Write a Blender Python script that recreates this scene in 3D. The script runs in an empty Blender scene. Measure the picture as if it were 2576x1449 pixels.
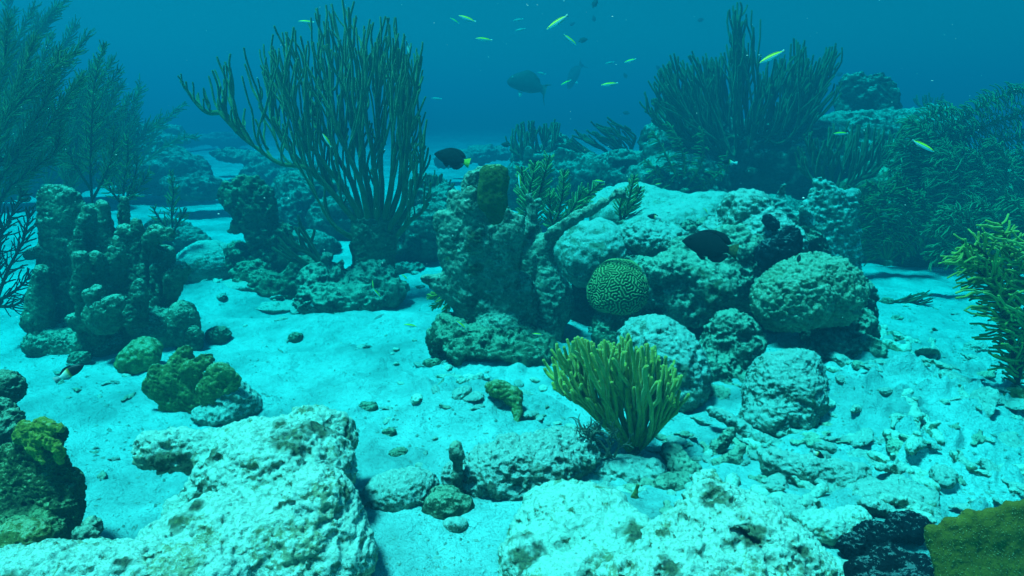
import bpy, math
import numpy as np
from mathutils import Vector, Matrix, Euler

SC = bpy.context.scene
COL = SC.collection
R = math.radians

# ------------------------------------------------------------------ camera
CAM_H = 0.80
PITCH = 14.57                      # degrees below the horizon
FPX, CX, CY = 1677.0, 1288.0, 724.5   # the photograph measured at 2576 x 1449
cam_data = bpy.data.cameras.new("camera")
cam_data.sensor_width = 36.0
cam_data.lens = 36.0 * FPX / 2576.0
cam_data.clip_start = 0.02
cam_data.clip_end = 400.0
cam = bpy.data.objects.new("camera", cam_data)
COL.objects.link(cam)
cam.location = (0, 0, CAM_H)
cam.rotation_euler = (R(90 - PITCH), 0, 0)
SC.camera = cam

# ------------------------------------------------------------------ daylight
SUN_DIR = Vector((-0.28, -0.08, 0.955)).normalized()     # towards the sun
SUN_EL = math.asin(SUN_DIR.z)
SUN_ROT = math.atan2(SUN_DIR.x, SUN_DIR.y)
world = bpy.data.worlds.new("World")
SC.world = world
world.use_nodes = True
wn = world.node_tree
bg = wn.nodes["Background"]
sky = wn.nodes.new("ShaderNodeTexSky")
sky.sky_type = 'NISHITA'
sky.sun_disc = False
sky.sun_elevation = SUN_EL
sky.sun_rotation = SUN_ROT
tint = wn.nodes.new("ShaderNodeMix")
tint.data_type = 'RGBA'
tint.blend_type = 'MULTIPLY'
tint.inputs[0].default_value = 1.0
wn.links.new(sky.outputs[0], tint.inputs[6])
tint.inputs[7].default_value = (0.01, 0.27, 0.27, 1)   # the daylight that the water above lets through
wn.links.new(tint.outputs[2], bg.inputs[0])
bg.inputs[1].default_value = 0.12
sun_data = bpy.data.lights.new("sun", 'SUN')
sun_data.energy = 5.0
sun_data.angle = R(9)
sun_data.color = (2.7, 1.0, 0.95)
sun = bpy.data.objects.new("sun", sun_data)
COL.objects.link(sun)
sun.rotation_euler = SUN_DIR.to_track_quat('Z', 'Y').to_euler()
sun.location = (0, 0, 10)

SC.view_settings.view_transform = 'Standard'
SC.view_settings.look = 'None'
SC.view_settings.exposure = 0.90
SC.view_settings.gamma = 1.0
SC.cycles.max_bounces = 5
SC.cycles.diffuse_bounces = 1
SC.cycles.glossy_bounces = 2
SC.cycles.volume_bounces = 0
SC.cycles.transparent_max_bounces = 4
SC.cycles.use_denoising = True

# ------------------------------------------------------------------ picture -> place
_cp, _sp = math.cos(R(PITCH)), math.sin(R(PITCH))

def ray(px, py):
    u = (px - CX) / FPX
    v = (py - CY) / FPX
    return np.array([u, _cp - v * _sp, -_sp - v * _cp])

def at(px, py, Y):
    d = ray(px, py)
    t = Y / d[1]
    return np.array([0, 0, CAM_H]) + d * t

def at_many(px, py, Y):
    u = (np.asarray(px) - CX) / FPX
    v = (np.asarray(py) - CY) / FPX
    dy = _cp - v * _sp
    t = np.asarray(Y) / dy
    return np.stack([u * t, dy * t, CAM_H + (-_sp - v * _cp) * t], -1)

def pxs(px, py, Y):
    """metres per picture unit at that place"""
    return Y / ray(px, py)[1] / FPX

def gD(py):
    """distance at which flat sand shows at this height in the picture"""
    d = ray(CX, py)
    return CAM_H / -d[2] * d[1]

# ------------------------------------------------------------------ noise
_prng = np.random.default_rng(11)
_PERM = np.concatenate([_prng.permutation(256)] * 3)
_G = _prng.normal(size=(256, 3))
_G /= np.linalg.norm(_G, axis=1)[:, None]

def perlin(p):
    p = np.asarray(p, dtype=np.float64)
    i = np.floor(p).astype(np.int64)
    f = p - i
    w = f * f * f * (f * (f * 6 - 15) + 10)
    i &= 255
    out = 0
    for dx in (0, 1):
        wx = w[..., 0] if dx else 1 - w[..., 0]
        a = _PERM[i[..., 0] + dx]
        for dy in (0, 1):
            wy = w[..., 1] if dy else 1 - w[..., 1]
            b = _PERM[a + i[..., 1] + dy]
            for dz in (0, 1):
                wz = w[..., 2] if dz else 1 - w[..., 2]
                g = _G[_PERM[b + i[..., 2] + dz]]
                d = g[..., 0] * (f[..., 0] - dx) + g[..., 1] * (f[..., 1] - dy) + g[..., 2] * (f[..., 2] - dz)
                out = out + wx * wy * wz * d
    return out * 1.6

def fbm(p, n=3, gain=0.5):
    s = 0
    a = 1.0
    for k in range(n):
        s = s + a * perlin(p * (2.03 ** k) + 17.3 * k)
        a *= gain
    return s

# ------------------------------------------------------------------ objects
def tag(o, label=None, cat=None, group=None, kind=None):
    if label: o["label"] = label
    if cat: o["category"] = cat
    if group: o["group"] = group
    if kind: o["kind"] = kind
    return o

def thing(name, label, cat, loc, group=None):
    o = bpy.data.objects.new(name, None)
    COL.objects.link(o)
    o.location = Vector([float(c) for c in loc])
    o.empty_display_size = 0.05
    return tag(o, label, cat, group)

def make_mesh(name, V, F, mat, attrs=None, smooth=True):
    V = np.ascontiguousarray(V, dtype=np.float32)
    F = np.asarray(F)
    me = bpy.data.meshes.new(name)
    nf, k = F.shape
    me.vertices.add(len(V))
    me.vertices.foreach_set("co", V.ravel())
    me.loops.add(nf * k)
    me.loops.foreach_set("vertex_index", F.astype(np.int32).ravel())
    me.polygons.add(nf)
    me.polygons.foreach_set("loop_start", np.arange(0, nf * k, k, dtype=np.int32))
    me.polygons.foreach_set("loop_total", np.full(nf, k, dtype=np.int32))
    me.polygons.foreach_set("use_smooth", np.full(nf, smooth, dtype=bool))
    if attrs:
        for an, av in attrs.items():
            a = me.attributes.new(an, 'FLOAT', 'POINT')
            a.data.foreach_set("value", np.ascontiguousarray(av, dtype=np.float32))
    me.update(calc_edges=True)
    me.validate()
    if mat: me.materials.append(mat)
    return me

def obj(name, V, F, mat, parent=None, loc=None, attrs=None, smooth=True):
    """world-space V; the object's origin is loc (or the parent's place)"""
    if parent is not None and loc is None:
        loc = np.array([0, 0, 0.0])
        base = np.array(WORLD_OF.get(parent.name, tuple(parent.location)))
    else:
        base = np.array([0, 0, 0.0])
    loc = np.array([0, 0, 0.0]) if loc is None else np.asarray(loc, dtype=float)
    me = make_mesh(name, np.asarray(V) - base - loc, F, mat, attrs, smooth)
    o = bpy.data.objects.new(name, me)
    COL.objects.link(o)
    o.location = Vector([float(c) for c in loc])
    if parent is not None:
        o.parent = parent
        WORLD_OF[o.name] = tuple(base + loc)
    else:
        WORLD_OF[o.name] = tuple(loc)
    return o

WORLD_OF = {}

class MB:
    def __init__(self): self.v, self.f, self.n = [], [], 0
    def add(self, V, F):
        self.v.append(np.asarray(V)); self.f.append(np.asarray(F) + self.n); self.n += len(V)
    def get(self): return np.concatenate(self.v), np.concatenate(self.f)
    def build(self, name, mat, parent=None, loc=None):
        V, F = self.get()
        return obj(name, V, F, mat, parent, loc)

# ------------------------------------------------------------------ tubes
def tubes(P, Rd, sides=6, tip=True):
    """P (N,n,3) paths, Rd (N,n) radii -> quads"""
    P = np.asarray(P, float); Rd = np.asarray(Rd, float)
    if P.ndim == 2: P = P[None]
    if Rd.ndim == 1: Rd = Rd[None]
    if tip:
        d = P[:, -1] - P[:, -2]
        d /= np.linalg.norm(d, axis=1)[:, None] + 1e-9
        r = Rd[:, -1]
        ext = [(0.5, 0.87), (0.86, 0.5), (1.0, 0.03)]
        P = np.concatenate([P] + [(P[:, -1] + d * (r * a)[:, None])[:, None] for a, b in ext], 1)
        Rd = np.concatenate([Rd] + [(r * b)[:, None] for a, b in ext], 1)
    N, n, _ = P.shape
    T = np.gradient(P, axis=1)
    T /= np.linalg.norm(T, axis=2)[..., None] + 1e-9
    m = np.abs(T.mean(1))
    ax = m.argmin(1)
    ref = np.eye(3)[ax][:, None, :]
    A = np.cross(T, ref)
    A /= np.linalg.norm(A, axis=2)[..., None] + 1e-9
    B = np.cross(T, A)
    th = np.arange(sides) * 2 * math.pi / sides
    V = P[:, :, None] + Rd[:, :, None, None] * (A[:, :, None] * np.cos(th)[None, None, :, None] + B[:, :, None] * np.sin(th)[None, None, :, None])
    idx = np.arange(N * n * sides).reshape(N, n, sides)
    a = idx[:, :-1]; b = idx[:, 1:]
    F = np.stack([a, np.roll(a, -1, 2), np.roll(b, -1, 2), b], -1).reshape(-1, 4)
    return V.reshape(-1, 3), F

def smooth_path(pts, n):
    """Catmull-Rom through control points, n samples"""
    pts = np.asarray(pts, float)
    if len(pts) == 2:
        t = np.linspace(0, 1, n)[:, None]
        return pts[0] * (1 - t) + pts[1] * t
    seg = np.linalg.norm(np.diff(pts, axis=0), axis=1)
    s = np.concatenate([[0], np.cumsum(seg)])
    q = np.linspace(0, s[-1], n)
    k = np.clip(np.searchsorted(s, q, side='right') - 1, 0, len(pts) - 2)
    t = ((q - s[k]) / seg[k])[:, None]
    P = np.concatenate([[2 * pts[0] - pts[1]], pts, [2 * pts[-1] - pts[-2]]])
    p0, p1, p2, p3 = P[k], P[k + 1], P[k + 2], P[k + 3]
    return 0.5 * (2 * p1 + (p2 - p0) * t + (2 * p0 - 5 * p1 + 4 * p2 - p3) * t ** 2 + (3 * p1 - p0 - 3 * p2 + p3) * t ** 3)

# ------------------------------------------------------------------ solid forms: a field of blobs, skinned
def surface_nets(f, org, h):
    s = f < 0
    nx, ny, nz = f.shape
    c = s[:-1, :-1, :-1].astype(np.int8)
    for dx, dy, dz in ((1,0,0),(0,1,0),(1,1,0),(0,0,1),(1,0,1),(0,1,1),(1,1,1)):
        c = c + s[dx:nx-1+dx, dy:ny-1+dy, dz:nz-1+dz]
    act = (c > 0) & (c < 8)
    ids = np.full(act.shape, -1, np.int64)
    ci = np.argwhere(act)
    ids[act] = np.arange(len(ci))
    acc = np.zeros((len(ci), 3)); cnt = np.zeros(len(ci))
    corners = [(x, y, z) for x in (0, 1) for y in (0, 1) for z in (0, 1)]
    fv = {q: f[ci[:, 0] + q[0], ci[:, 1] + q[1], ci[:, 2] + q[2]] for q in corners}
    for q in corners:
        for a in range(3):
            if q[a] == 0:
                q2 = list(q); q2[a] = 1; q2 = tuple(q2)
                va, vb = fv[q], fv[q2]
                cr = (va < 0) != (vb < 0)
                t = np.where(cr, va / (va - vb + 1e-20), 0)
                p = np.zeros((len(ci), 3)) + np.array(q)
                p[:, a] = t
                acc[cr] += p[cr]; cnt[cr] += 1
    V = org + h * (ci + acc / np.maximum(cnt, 1)[:, None])
    quads = []
    for a in range(3):
        b, d = (a + 1) % 3, (a + 2) % 3
        sl0 = [slice(None)] * 3; sl1 = [slice(None)] * 3
        sl0[a] = slice(0, -1); sl1[a] = slice(1, None)
        cr = s[tuple(sl0)] != s[tuple(sl1)]
        e = np.argwhere(cr)
        ok = (e[:, b] > 0) & (e[:, d] > 0) & (e[:, b] < f.shape[b] - 1) & (e[:, d] < f.shape[d] - 1)
        e = e[ok]
        def cell(ob, od):
            q = e.copy(); q[:, b] -= ob; q[:, d] -= od
            return ids[q[:, 0], q[:, 1], q[:, 2]]
        Q = np.stack([cell(1, 1), cell(0, 1), cell(0, 0), cell(1, 0)], 1)
        inside0 = s[e[:, 0], e[:, 1], e[:, 2]]
        Q[~inside0] = Q[~inside0][:, ::-1]
        quads.append(Q)
    F = np.concatenate(quads)
    F = F[(F >= 0).all(1)]
    return V, F

def vnormals(V, F):
    n = np.cross(V[F[:, 2]] - V[F[:, 0]], V[F[:, 3]] - V[F[:, 1]])
    N = np.zeros_like(V)
    for k in range(4):
        for a in range(3):
            N[:, a] += np.bincount(F[:, k], n[:, a], len(V))
    return N / (np.linalg.norm(N, axis=1)[:, None] + 1e-12)

def growth(V, spots, seed):
    """0..1 over the surface: ragged patches round the surface points seen at (px, py)"""
    d = V - np.array([0, 0, CAM_H])
    dep = d[:, 1] * _cp - d[:, 2] * _sp
    px = CX + FPX * d[:, 0] / dep
    py = CY - FPX * (d[:, 1] * _sp + d[:, 2] * _cp) / dep
    m = np.zeros(len(V))
    n = fbm(V * 30 + seed, 3) * .8 + fbm(V * 110 + seed, 2) * .35
    for (x, y, r) in spots:
        near = np.nonzero(np.hypot(px - x, py - y) < 14)[0]
        if len(near) == 0: continue
        k = near[np.argmin(dep[near])]
        q = np.linalg.norm(V - V[k], axis=1) / (r * dep[k] / FPX)
        m = np.maximum(m, np.clip((.95 - q + n) * 1.6, 0, 1))
    return m

class Rock:
    """blobs given in picture units at a distance Y, turned into real sizes"""
    def __init__(self, k=12, vox=4):
        self.prims = []; self.k = k; self.vox = vox; self.sc = None
    def _s(self, px, py, Y):
        s = pxs(px, py, Y)
        if self.sc is None: self.sc = s
        return s
    def e(self, px, py, Y, rx, ry, rd=None, rot=0, sub=False):
        s = self._s(px, py, Y)
        rd = rd if rd is not None else 0.5 * (rx + ry)
        c = at(px, py, Y)
        self.prims.append(('e', c, np.array([rx, rd, ry]) * s, R(rot), sub))
        return self
    def s(self, *a, **kw): return self.e(*a, sub=True, **kw)
    def c(self, pts, flat=1.0, sub=False):
        """round tapering limb through (px,py,Y,r) points"""
        for p, q in zip(pts[:-1], pts[1:]):
            a, b = at(*p[:3]), at(*q[:3])
            sa, sb = self._s(*p[:3]), pxs(*q[:3])
            self.prims.append(('c', a, b, p[3] * sa, q[3] * sb, flat, sub))
        return self
    def field(self):
        sc = self.sc; h = self.vox * sc; k = self.k * sc
        los, his = [], []
        for p in self.prims:
            if p[-1]: continue
            if p[0] == 'e':
                m = max(p[2][0], p[2][2]); r = np.array([m, p[2][1], m])
                los.append(p[1] - r); his.append(p[1] + r)
            else:
                m = max(p[3], p[4]); r = np.array([m, m * p[5], m])
                los.append(np.minimum(p[1], p[2]) - r); his.append(np.maximum(p[1], p[2]) + r)
        pad = 3 * h + k * 0.3
        lo = np.min(los, 0) - pad; hi = np.max(his, 0) + pad
        lo[2] = max(lo[2], -0.06 - 2 * h)
        n = np.ceil((hi - lo) / h).astype(int) + 1
        f = np.full(n, 10 * k + 1.0)
        axs = [lo[i] + h * np.arange(n[i]) for i in range(3)]
        for p in sorted(self.prims, key=lambda q: q[-1]):
            if p[0] == 'e':
                m = max(p[2][0], p[2][2]); r = np.array([m, p[2][1], m]); a, b = p[1] - r, p[1] + r
            else:
                m = max(p[3], p[4]); r = np.array([m, m * p[5], m]); a, b = np.minimum(p[1], p[2]) - r, np.maximum(p[1], p[2]) + r
            mg = k + 4 * h
            i0 = np.clip(np.floor((a - mg - lo) / h).astype(int), 0, n - 1)
            i1 = np.clip(np.ceil((b + mg - lo) / h).astype(int) + 1, 1, n)
            if (i1 <= i0).any(): continue
            X = axs[0][i0[0]:i1[0]][:, None, None]; Yv = axs[1][i0[1]:i1[1]][None, :, None]; Z = axs[2][i0[2]:i1[2]][None, None, :]
            if p[0] == 'e':
                x = X - p[1][0]; y = Yv - p[1][1]; z = Z - p[1][2]
                c_, s_ = math.cos(p[3]), math.sin(p[3])
                x2 = x * c_ + z * s_; z2 = -x * s_ + z * c_
                rr = p[2]
                k0 = np.sqrt((x2 / rr[0]) ** 2 + (y / rr[1]) ** 2 + (z2 / rr[2]) ** 2)
                k1 = np.sqrt((x2 / rr[0] ** 2) ** 2 + (y / rr[1] ** 2) ** 2 + (z2 / rr[2] ** 2) ** 2)
                d = k0 * (k0 - 1) / (k1 + 1e-9)
            else:
                A, B = p[1].copy(), p[2].copy(); fl = p[5]
                ab = B - A; abf = ab.copy(); abf[1] /= fl
                x = X - A[0]; y = (Yv - A[1]) / fl; z = Z - A[2]
                t = np.clip((x * abf[0] + y * abf[1] + z * abf[2]) / (abf @ abf + 1e-12), 0, 1)
                d = np.sqrt((x - t * abf[0]) ** 2 + (y - t * abf[1]) ** 2 + (z - t * abf[2]) ** 2) - (p[3] + (p[4] - p[3]) * t)
                d = d * min(1, fl)
            sub = f[i0[0]:i1[0], i0[1]:i1[1], i0[2]:i1[2]]
            if p[-1]:
                hh = np.maximum(k * .5 - np.abs(sub + d), 0) / (k * .5)
                np.copyto(sub, np.maximum(sub, -d) + hh * hh * k * .5 * 0.25)
            else:
                hh = np.maximum(k - np.abs(sub - d), 0) / k
                np.copyto(sub, np.minimum(sub, d) - hh * hh * k * 0.25)
        # close at the grid's edge
        f[0] = f[-1] = k; f[:, 0] = f[:, -1] = k; f[:, :, 0] = f[:, :, -1] = k
        return f, lo, h
    def mesh(self, disp=(), seed=0.0):
        f, lo, h = self.field()
        V, F = surface_nets(f, lo, h)
        sc = self.sc
        for wl, amp, mode in disp:
            N = vnormals(V, F)
            q = V / (wl * sc) + 31.7 * seed + 5.1
            if mode == 'r':                       # ridged
                d = 0.6 - 2 * np.abs(fbm(q, 3))
            elif mode == 'p':                     # pits
                d = -np.clip(fbm(q, 2) - 0.18, 0, 0.5) * 3
            elif mode == 'k':                     # knobs
                d = 1.2 * np.abs(perlin(q)) ** 0.7 - .4
            elif mode == 'w':                     # worm-like wrinkles
                d = np.tanh(4 * perlin(q + 0.5 * fbm(q * .7, 2)[:, None])) * .5
            elif mode == 't':                     # terraces, laid sideways
                q2 = q.copy(); q2[:, 2] *= 3.0
                d = fbm(q2, 3)
            else:
                d = fbm(q, 3)
            V = V + N * (amp * sc * d)[:, None]
        return V, F
    def build(self, name, label, cat, mat, group=None, parent=None, disp=(), seed=0.0, algae=()):
        V, F = self.mesh(disp, seed)
        attrs = None
        if algae: attrs = {"algae": growth(V, algae, seed)}
        if parent is None:
            b = V[V[:, 2] < V[:, 2].min() + 0.02]
            gap = V[:, 2].min() - float(np.min(ground_h(b[:, 0], b[:, 1])))
            if -0.02 < gap < 0.06: V[:, 2] -= gap + 0.012        # bedded in the sand
        if parent is not None:
            return obj(name, V, F, mat, parent)
        lo, hi = V.min(0), V.max(0)
        loc = np.array([(lo[0] + hi[0]) / 2, (lo[1] + hi[1]) / 2, max(lo[2], 0.0)])
        return tag(obj(name, V, F, mat, None, loc, attrs), label, cat, group)
# ------------------------------------------------------------------ materials
class NT:
    def __init__(self, name):
        self.m = bpy.data.materials.new(name); self.m.use_nodes = True
        self.t = self.m.node_tree; self.n = self.t.nodes; self.l = self.t.links
        self.b = self.n["Principled BSDF"]
        self.b.inputs["Roughness"].default_value = 0.9
        self.b.inputs["Specular IOR Level"].default_value = 0.15
    def node(self, t, **kw):
        x = self.n.new(t)
        for k, v in kw.items(): setattr(x, k, v)
        return x
    def link(self, a, b): self.l.new(a, b)
    def coord(self): return self.node("ShaderNodeTexCoord").outputs["Object"]
    def noise(self, co, scale, detail=5, rough=0.6, dist=0.0):
        x = self.node("ShaderNodeTexNoise")
        x.inputs["Scale"].default_value = scale; x.inputs["Detail"].default_value = detail
        x.inputs["Roughness"].default_value = rough; x.inputs["Distortion"].default_value = dist
        self.link(co, x.inputs["Vector"]); return x.outputs["Fac"]
    def voronoi(self, co, scale, feature='F1'):
        x = self.node("ShaderNodeTexVoronoi", feature=feature)
        x.inputs["Scale"].default_value = scale
        self.link(co, x.inputs["Vector"]); return x.outputs["Distance"]
    def ramp(self, fac, stops, interp='LINEAR'):
        x = self.node("ShaderNodeValToRGB"); x.color_ramp.interpolation = interp
        e = x.color_ramp.elements
        while len(e) < len(stops): e.new(0.5)
        for i, (p, c) in enumerate(stops):
            e[i].position = p
            e[i].color = (c, c, c, 1) if not hasattr(c, '__len__') else (*c[:3], 1)
        self.link(fac, x.inputs[0]); return x.outputs[0]
    def mix(self, fac, a, b, mode='MIX'):
        x = self.node("ShaderNodeMix", data_type='RGBA', blend_type=mode)
        for s, v in ((x.inputs[0], fac), (x.inputs[6], a), (x.inputs[7], b)):
            if hasattr(v, 'default_value') or hasattr(v, 'links'): self.link(v, s)
            elif hasattr(v, '__len__'): s.default_value = (*v[:3], 1)
            else: s.default_value = v
        return x.outputs[2]
    def math(self, op, a, b=0.0, clamp=False):
        x = self.node("ShaderNodeMath", operation=op, use_clamp=clamp)
        for s, v in ((x.inputs[0], a), (x.inputs[1], b)):
            if hasattr(v, 'links'): self.link(v, s)
            else: s.default_value = v
        return x.outputs[0]
    def bump(self, h, dist, strength=1.0, prev=None):
        x = self.node("ShaderNodeBump")
        x.inputs["Distance"].default_value = dist; x.inputs["Strength"].default_value = strength
        self.link(h, x.inputs["Height"])
        if prev: self.link(prev, x.inputs["Normal"])
        return x.outputs[0]

def rock_mat(name, dark, light, dust=(0.66, 0.74, 0.64), dust_lo=0.35, dust_hi=0.75, scale=1.0, bump=1.0, balance=0.5, patch=0.0, stain=None, stain_at=0.6):
    """pitted reef limestone: turf algae in patches, pale sediment lying on what faces up"""
    T = NT(name); co = T.coord()
    big = T.noise(co, 7 * scale, 6, 0.65, 0.3)
    mid = T.noise(co, 26 * scale, 5, 0.65, 0.4)
    fine = T.noise(co, 95 * scale, 4, 0.75, 0.5)
    tiny = T.noise(co, 290 * scale, 3, 0.75)
    m = T.math('ADD', T.math('MULTIPLY', big, 0.45), T.math('MULTIPLY', mid, 0.30))
    m = T.math('ADD', m, T.math('MULTIPLY', fine, 0.25))
    col = T.mix(T.ramp(m, [(balance - .09, 0.0), (balance + .09, 1.0)]), dark, light)
    geo = T.node("ShaderNodeNewGeometry")
    sx = T.node("ShaderNodeSeparateXYZ"); T.link(geo.outputs["Normal"], sx.inputs[0])
    up = T.math('ADD', sx.outputs[2], T.math('MULTIPLY', T.math('SUBTRACT', mid, 0.5), 1.7))
    up = T.math('ADD', up, T.math('MULTIPLY', T.math('SUBTRACT', fine, 0.5), 2.4))
    up = T.math('ADD', up, T.math('MULTIPLY', T.math('SUBTRACT', tiny, 0.5), 1.2))
    up = T.math('SUBTRACT', up, T.math('MULTIPLY', T.ramp(big, [(0.5, 0.0), (0.62, 1.0)]), patch))
    col = T.mix(T.ramp(up, [(dust_lo, 0.0), (dust_hi, 1.0)]), col, dust)
    if stain:
        sm = T.noise(co, 9 * scale, 6, 0.7, 0.8)
        sm = T.math('ADD', sm, T.math('MULTIPLY', T.math('SUBTRACT', fine, 0.5), 0.35))
        col = T.mix(T.math('MULTIPLY', T.ramp(sm, [(stain_at - .03, 0.0), (stain_at + .05, 1.0)]), 0.8), col, stain)
        s2 = T.noise(co, 15 * scale, 5, 0.7, 0.5)
        col = T.mix(T.math('MULTIPLY', T.ramp(s2, [(0.66, 0.0), (0.70, 1.0)]), 0.7), col, (0.20, 0.11, 0.08))
    at_ = T.node("ShaderNodeAttribute"); at_.attribute_name = "algae"
    grown = T.mix(T.ramp(T.math('ADD', T.math('MULTIPLY', fine, .6), T.math('MULTIPLY', mid, .4)), [(0.42, 0.0), (0.62, 1.0)]), (0.016, 0.024, 0.010), (0.24, 0.26, 0.11))
    col = T.mix(T.math('MULTIPLY', at_.outputs["Fac"], 0.9), col, grown)
    vo = T.voronoi(co, 55 * scale)
    pit = T.ramp(T.math('ADD', vo, T.math('MULTIPLY', mid, 0.45)), [(0.32, 1.0), (0.42, 0.0)])
    col = T.mix(T.math('MULTIPLY', pit, 0.45), col, tuple(0.5 * c for c in dark))
    T.link(col, T.b.inputs["Base Color"])
    n = T.bump(mid, 0.020 / scale * bump, 1.0)
    n = T.bump(pit, -0.007 / scale * bump, 0.5, n)
    n = T.bump(fine, 0.016 / scale * bump, 1.0, n)
    n = T.bump(tiny, 0.0055 / scale * bump, 1.0, n)
    T.link(n, T.b.inputs["Normal"])
    return T.m

def plain_mat(name, c1, c2, scale=30, bump=0.002, bscale=300, sheen=0.0, rough=0.9, spread=0.15):
    T = NT(name); co = T.coord()
    f = T.noise(co, scale, 4, 0.6)
    T.link(T.mix(T.ramp(f, [(0.5 - spread, 0.0), (0.5 + spread, 1.0)]), c1, c2), T.b.inputs["Base Color"])
    T.link(T.bump(T.noise(co, bscale, 2, 0.5), bump), T.b.inputs["Normal"])
    T.b.inputs["Roughness"].default_value = rough
    if sheen:
        T.b.inputs["Sheen Weight"].default_value = sheen
        T.b.inputs["Sheen Roughness"].default_value = 0.45
        T.b.inputs["Sheen Tint"].default_value = (0.75, 0.9, 0.55, 1)
    return T.m

def sand_mat():
    T = NT("sand"); co = T.coord()
    a = T.noise(co, 3.2, 6, 0.65); b = T.noise(co, 42, 5, 0.7); c = T.noise(co, 190, 3, 0.7); d = T.noise(co, 14, 4, 0.6)
    col = T.mix(T.ramp(a, [(0.36, 0.0), (0.58, 1.0)]), (0.25, 0.43, 0.42), (0.44, 0.74, 0.72))
    grit = T.ramp(T.math('ADD', T.math('MULTIPLY', b, 0.6), T.math('MULTIPLY', c, 0.4)), [(0.36, 1.0), (0.46, 0.0)])
    col = T.mix(T.math('MULTIPLY', grit, 0.55), col, (0.22, 0.34, 0.30))
    T.link(col, T.b.inputs["Base Color"])
    n = T.bump(d, 0.030, 0.8)
    n = T.bump(b, 0.014, 1.0, n)
    n = T.bump(c, 0.005, 1.0, n)
    T.link(n, T.b.inputs["Normal"])
    return T.m

M = {}
M['sand'] = sand_mat()

M['pale_rock'] = rock_mat("pale_reef_rock", (0.075, 0.095, 0.055), (0.44, 0.48, 0.35), dust=(0.76, 0.90, 0.80), dust_lo=-0.05, dust_hi=0.55, balance=0.48, patch=.3, stain=(0.16, 0.19, 0.07), stain_at=.60)
M['near_rock'] = rock_mat("near_reef_rock", (0.08, 0.085, 0.03), (0.62, 0.60, 0.38), dust=(0.80, 0.93, 0.80), dust_lo=-0.3, dust_hi=0.35, balance=0.45, scale=1.25, patch=.7, bump=.65, stain=(0.26, 0.25, 0.085), stain_at=.60)
M['reef_rock'] = rock_mat("grey_reef_rock", (0.035, 0.055, 0.034), (0.32, 0.37, 0.26), dust=(0.66, 0.78, 0.58), dust_lo=0.22, dust_hi=0.85, balance=0.50, patch=.35)
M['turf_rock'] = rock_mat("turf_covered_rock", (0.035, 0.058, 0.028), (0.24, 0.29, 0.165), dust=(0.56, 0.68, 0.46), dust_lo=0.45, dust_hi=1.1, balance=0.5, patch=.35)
M['far_rock'] = rock_mat("far_reef_rock", (0.03, 0.048, 0.03), (0.20, 0.24, 0.17), dust=(0.5, 0.62, 0.52), dust_lo=0.5, dust_hi=1.15, scale=0.6)
M['hand'] = rock_mat('pale_dead_coral', (0.06, 0.085, 0.05), (0.40, 0.47, 0.34), dust=(0.70, 0.82, 0.62), dust_lo=0.10, dust_hi=0.9, balance=0.49, patch=.3, stain=(0.14, 0.17, 0.05), stain_at=.62)
M['cave'] = rock_mat('shade_painted_crust', (0.014, 0.024, 0.016), (0.10, 0.125, 0.075), dust=(0.50, 0.60, 0.44), dust_lo=0.7, dust_hi=1.3, balance=0.53, patch=.3)  # crust colour taken near-black, painting in the shade of the reef's hollow
M['smooth_rock'] = rock_mat("smooth_dusted_coral", (0.19, 0.23, 0.15), (0.46, 0.52, 0.40), dust=(0.66, 0.80, 0.72), dust_lo=-0.15, dust_hi=0.6, balance=0.46, bump=0.9, patch=.3, stain=(0.30, 0.34, 0.20), stain_at=.58)
M['knobbly'] = rock_mat('pale_worn_brain_coral', (0.12, 0.15, 0.07), (0.56, 0.60, 0.38), dust=(0.74, 0.84, 0.62), dust_lo=0.2, dust_hi=1.0, balance=0.47, bump=1.1, patch=.15)
M['pillar'] = rock_mat('dead_pillar_coral', (0.05, 0.085, 0.045), (0.30, 0.38, 0.22), dust=(0.66, 0.82, 0.60), dust_lo=0.45, dust_hi=0.95, balance=0.5, patch=.1)
M['crest'] = rock_mat('dark_algal_crest', (0.018, 0.028, 0.012), (0.20, 0.22, 0.10), dust=(0.75, 0.80, 0.6), dust_lo=0.55, dust_hi=1.15, balance=0.53, scale=1.5, bump=1.2, patch=.2)
M['olive'] = rock_mat("olive_sponge_skin", (0.05, 0.075, 0.02), (0.17, 0.20, 0.05), dust=(0.4, 0.46, 0.2), dust_lo=0.8, dust_hi=1.3, bump=.6)
M['plate'] = rock_mat("olive_plate_coral", (0.16, 0.17, 0.045), (0.42, 0.42, 0.13), dust=(0.55, 0.60, 0.35), dust_lo=0.6, dust_hi=1.2, bump=0.7)
M['plate_dark'] = rock_mat('dark_olive_plate_coral', (0.05, 0.065, 0.02), (0.24, 0.25, 0.08), dust=(0.55, 0.56, 0.28), dust_lo=0.6, dust_hi=1.2, bump=.9)
M['yellow_coral'] = rock_mat("yellow_plate_coral", (0.30, 0.23, 0.03), (0.62, 0.48, 0.07), dust=(0.6, 0.5, 0.2), dust_lo=0.9, dust_hi=1.5, bump=0.6)
M['sponge'] = rock_mat("black_sponge", (0.006, 0.007, 0.012), (0.016, 0.018, 0.024), dust=(0.20, 0.24, 0.24), dust_lo=0.95, dust_hi=1.5, bump=0.7)
M['rod'] = plain_mat("olive_sea_rod", (0.07, 0.095, 0.028), (0.15, 0.18, 0.055), sheen=0.5)
M['rod_far'] = plain_mat("dark_sea_rod", (0.05, 0.075, 0.032), (0.10, 0.13, 0.055), sheen=0.35)
M['rod_near'] = plain_mat("yellow_green_sea_rod", (0.44, 0.37, 0.05), (0.62, 0.52, 0.08), scale=60, sheen=1.0, bump=0.0035, bscale=420)
M['plume'] = plain_mat("green_sea_plume", (0.09, 0.14, 0.04), (0.17, 0.23, 0.07), sheen=0.3)
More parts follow.
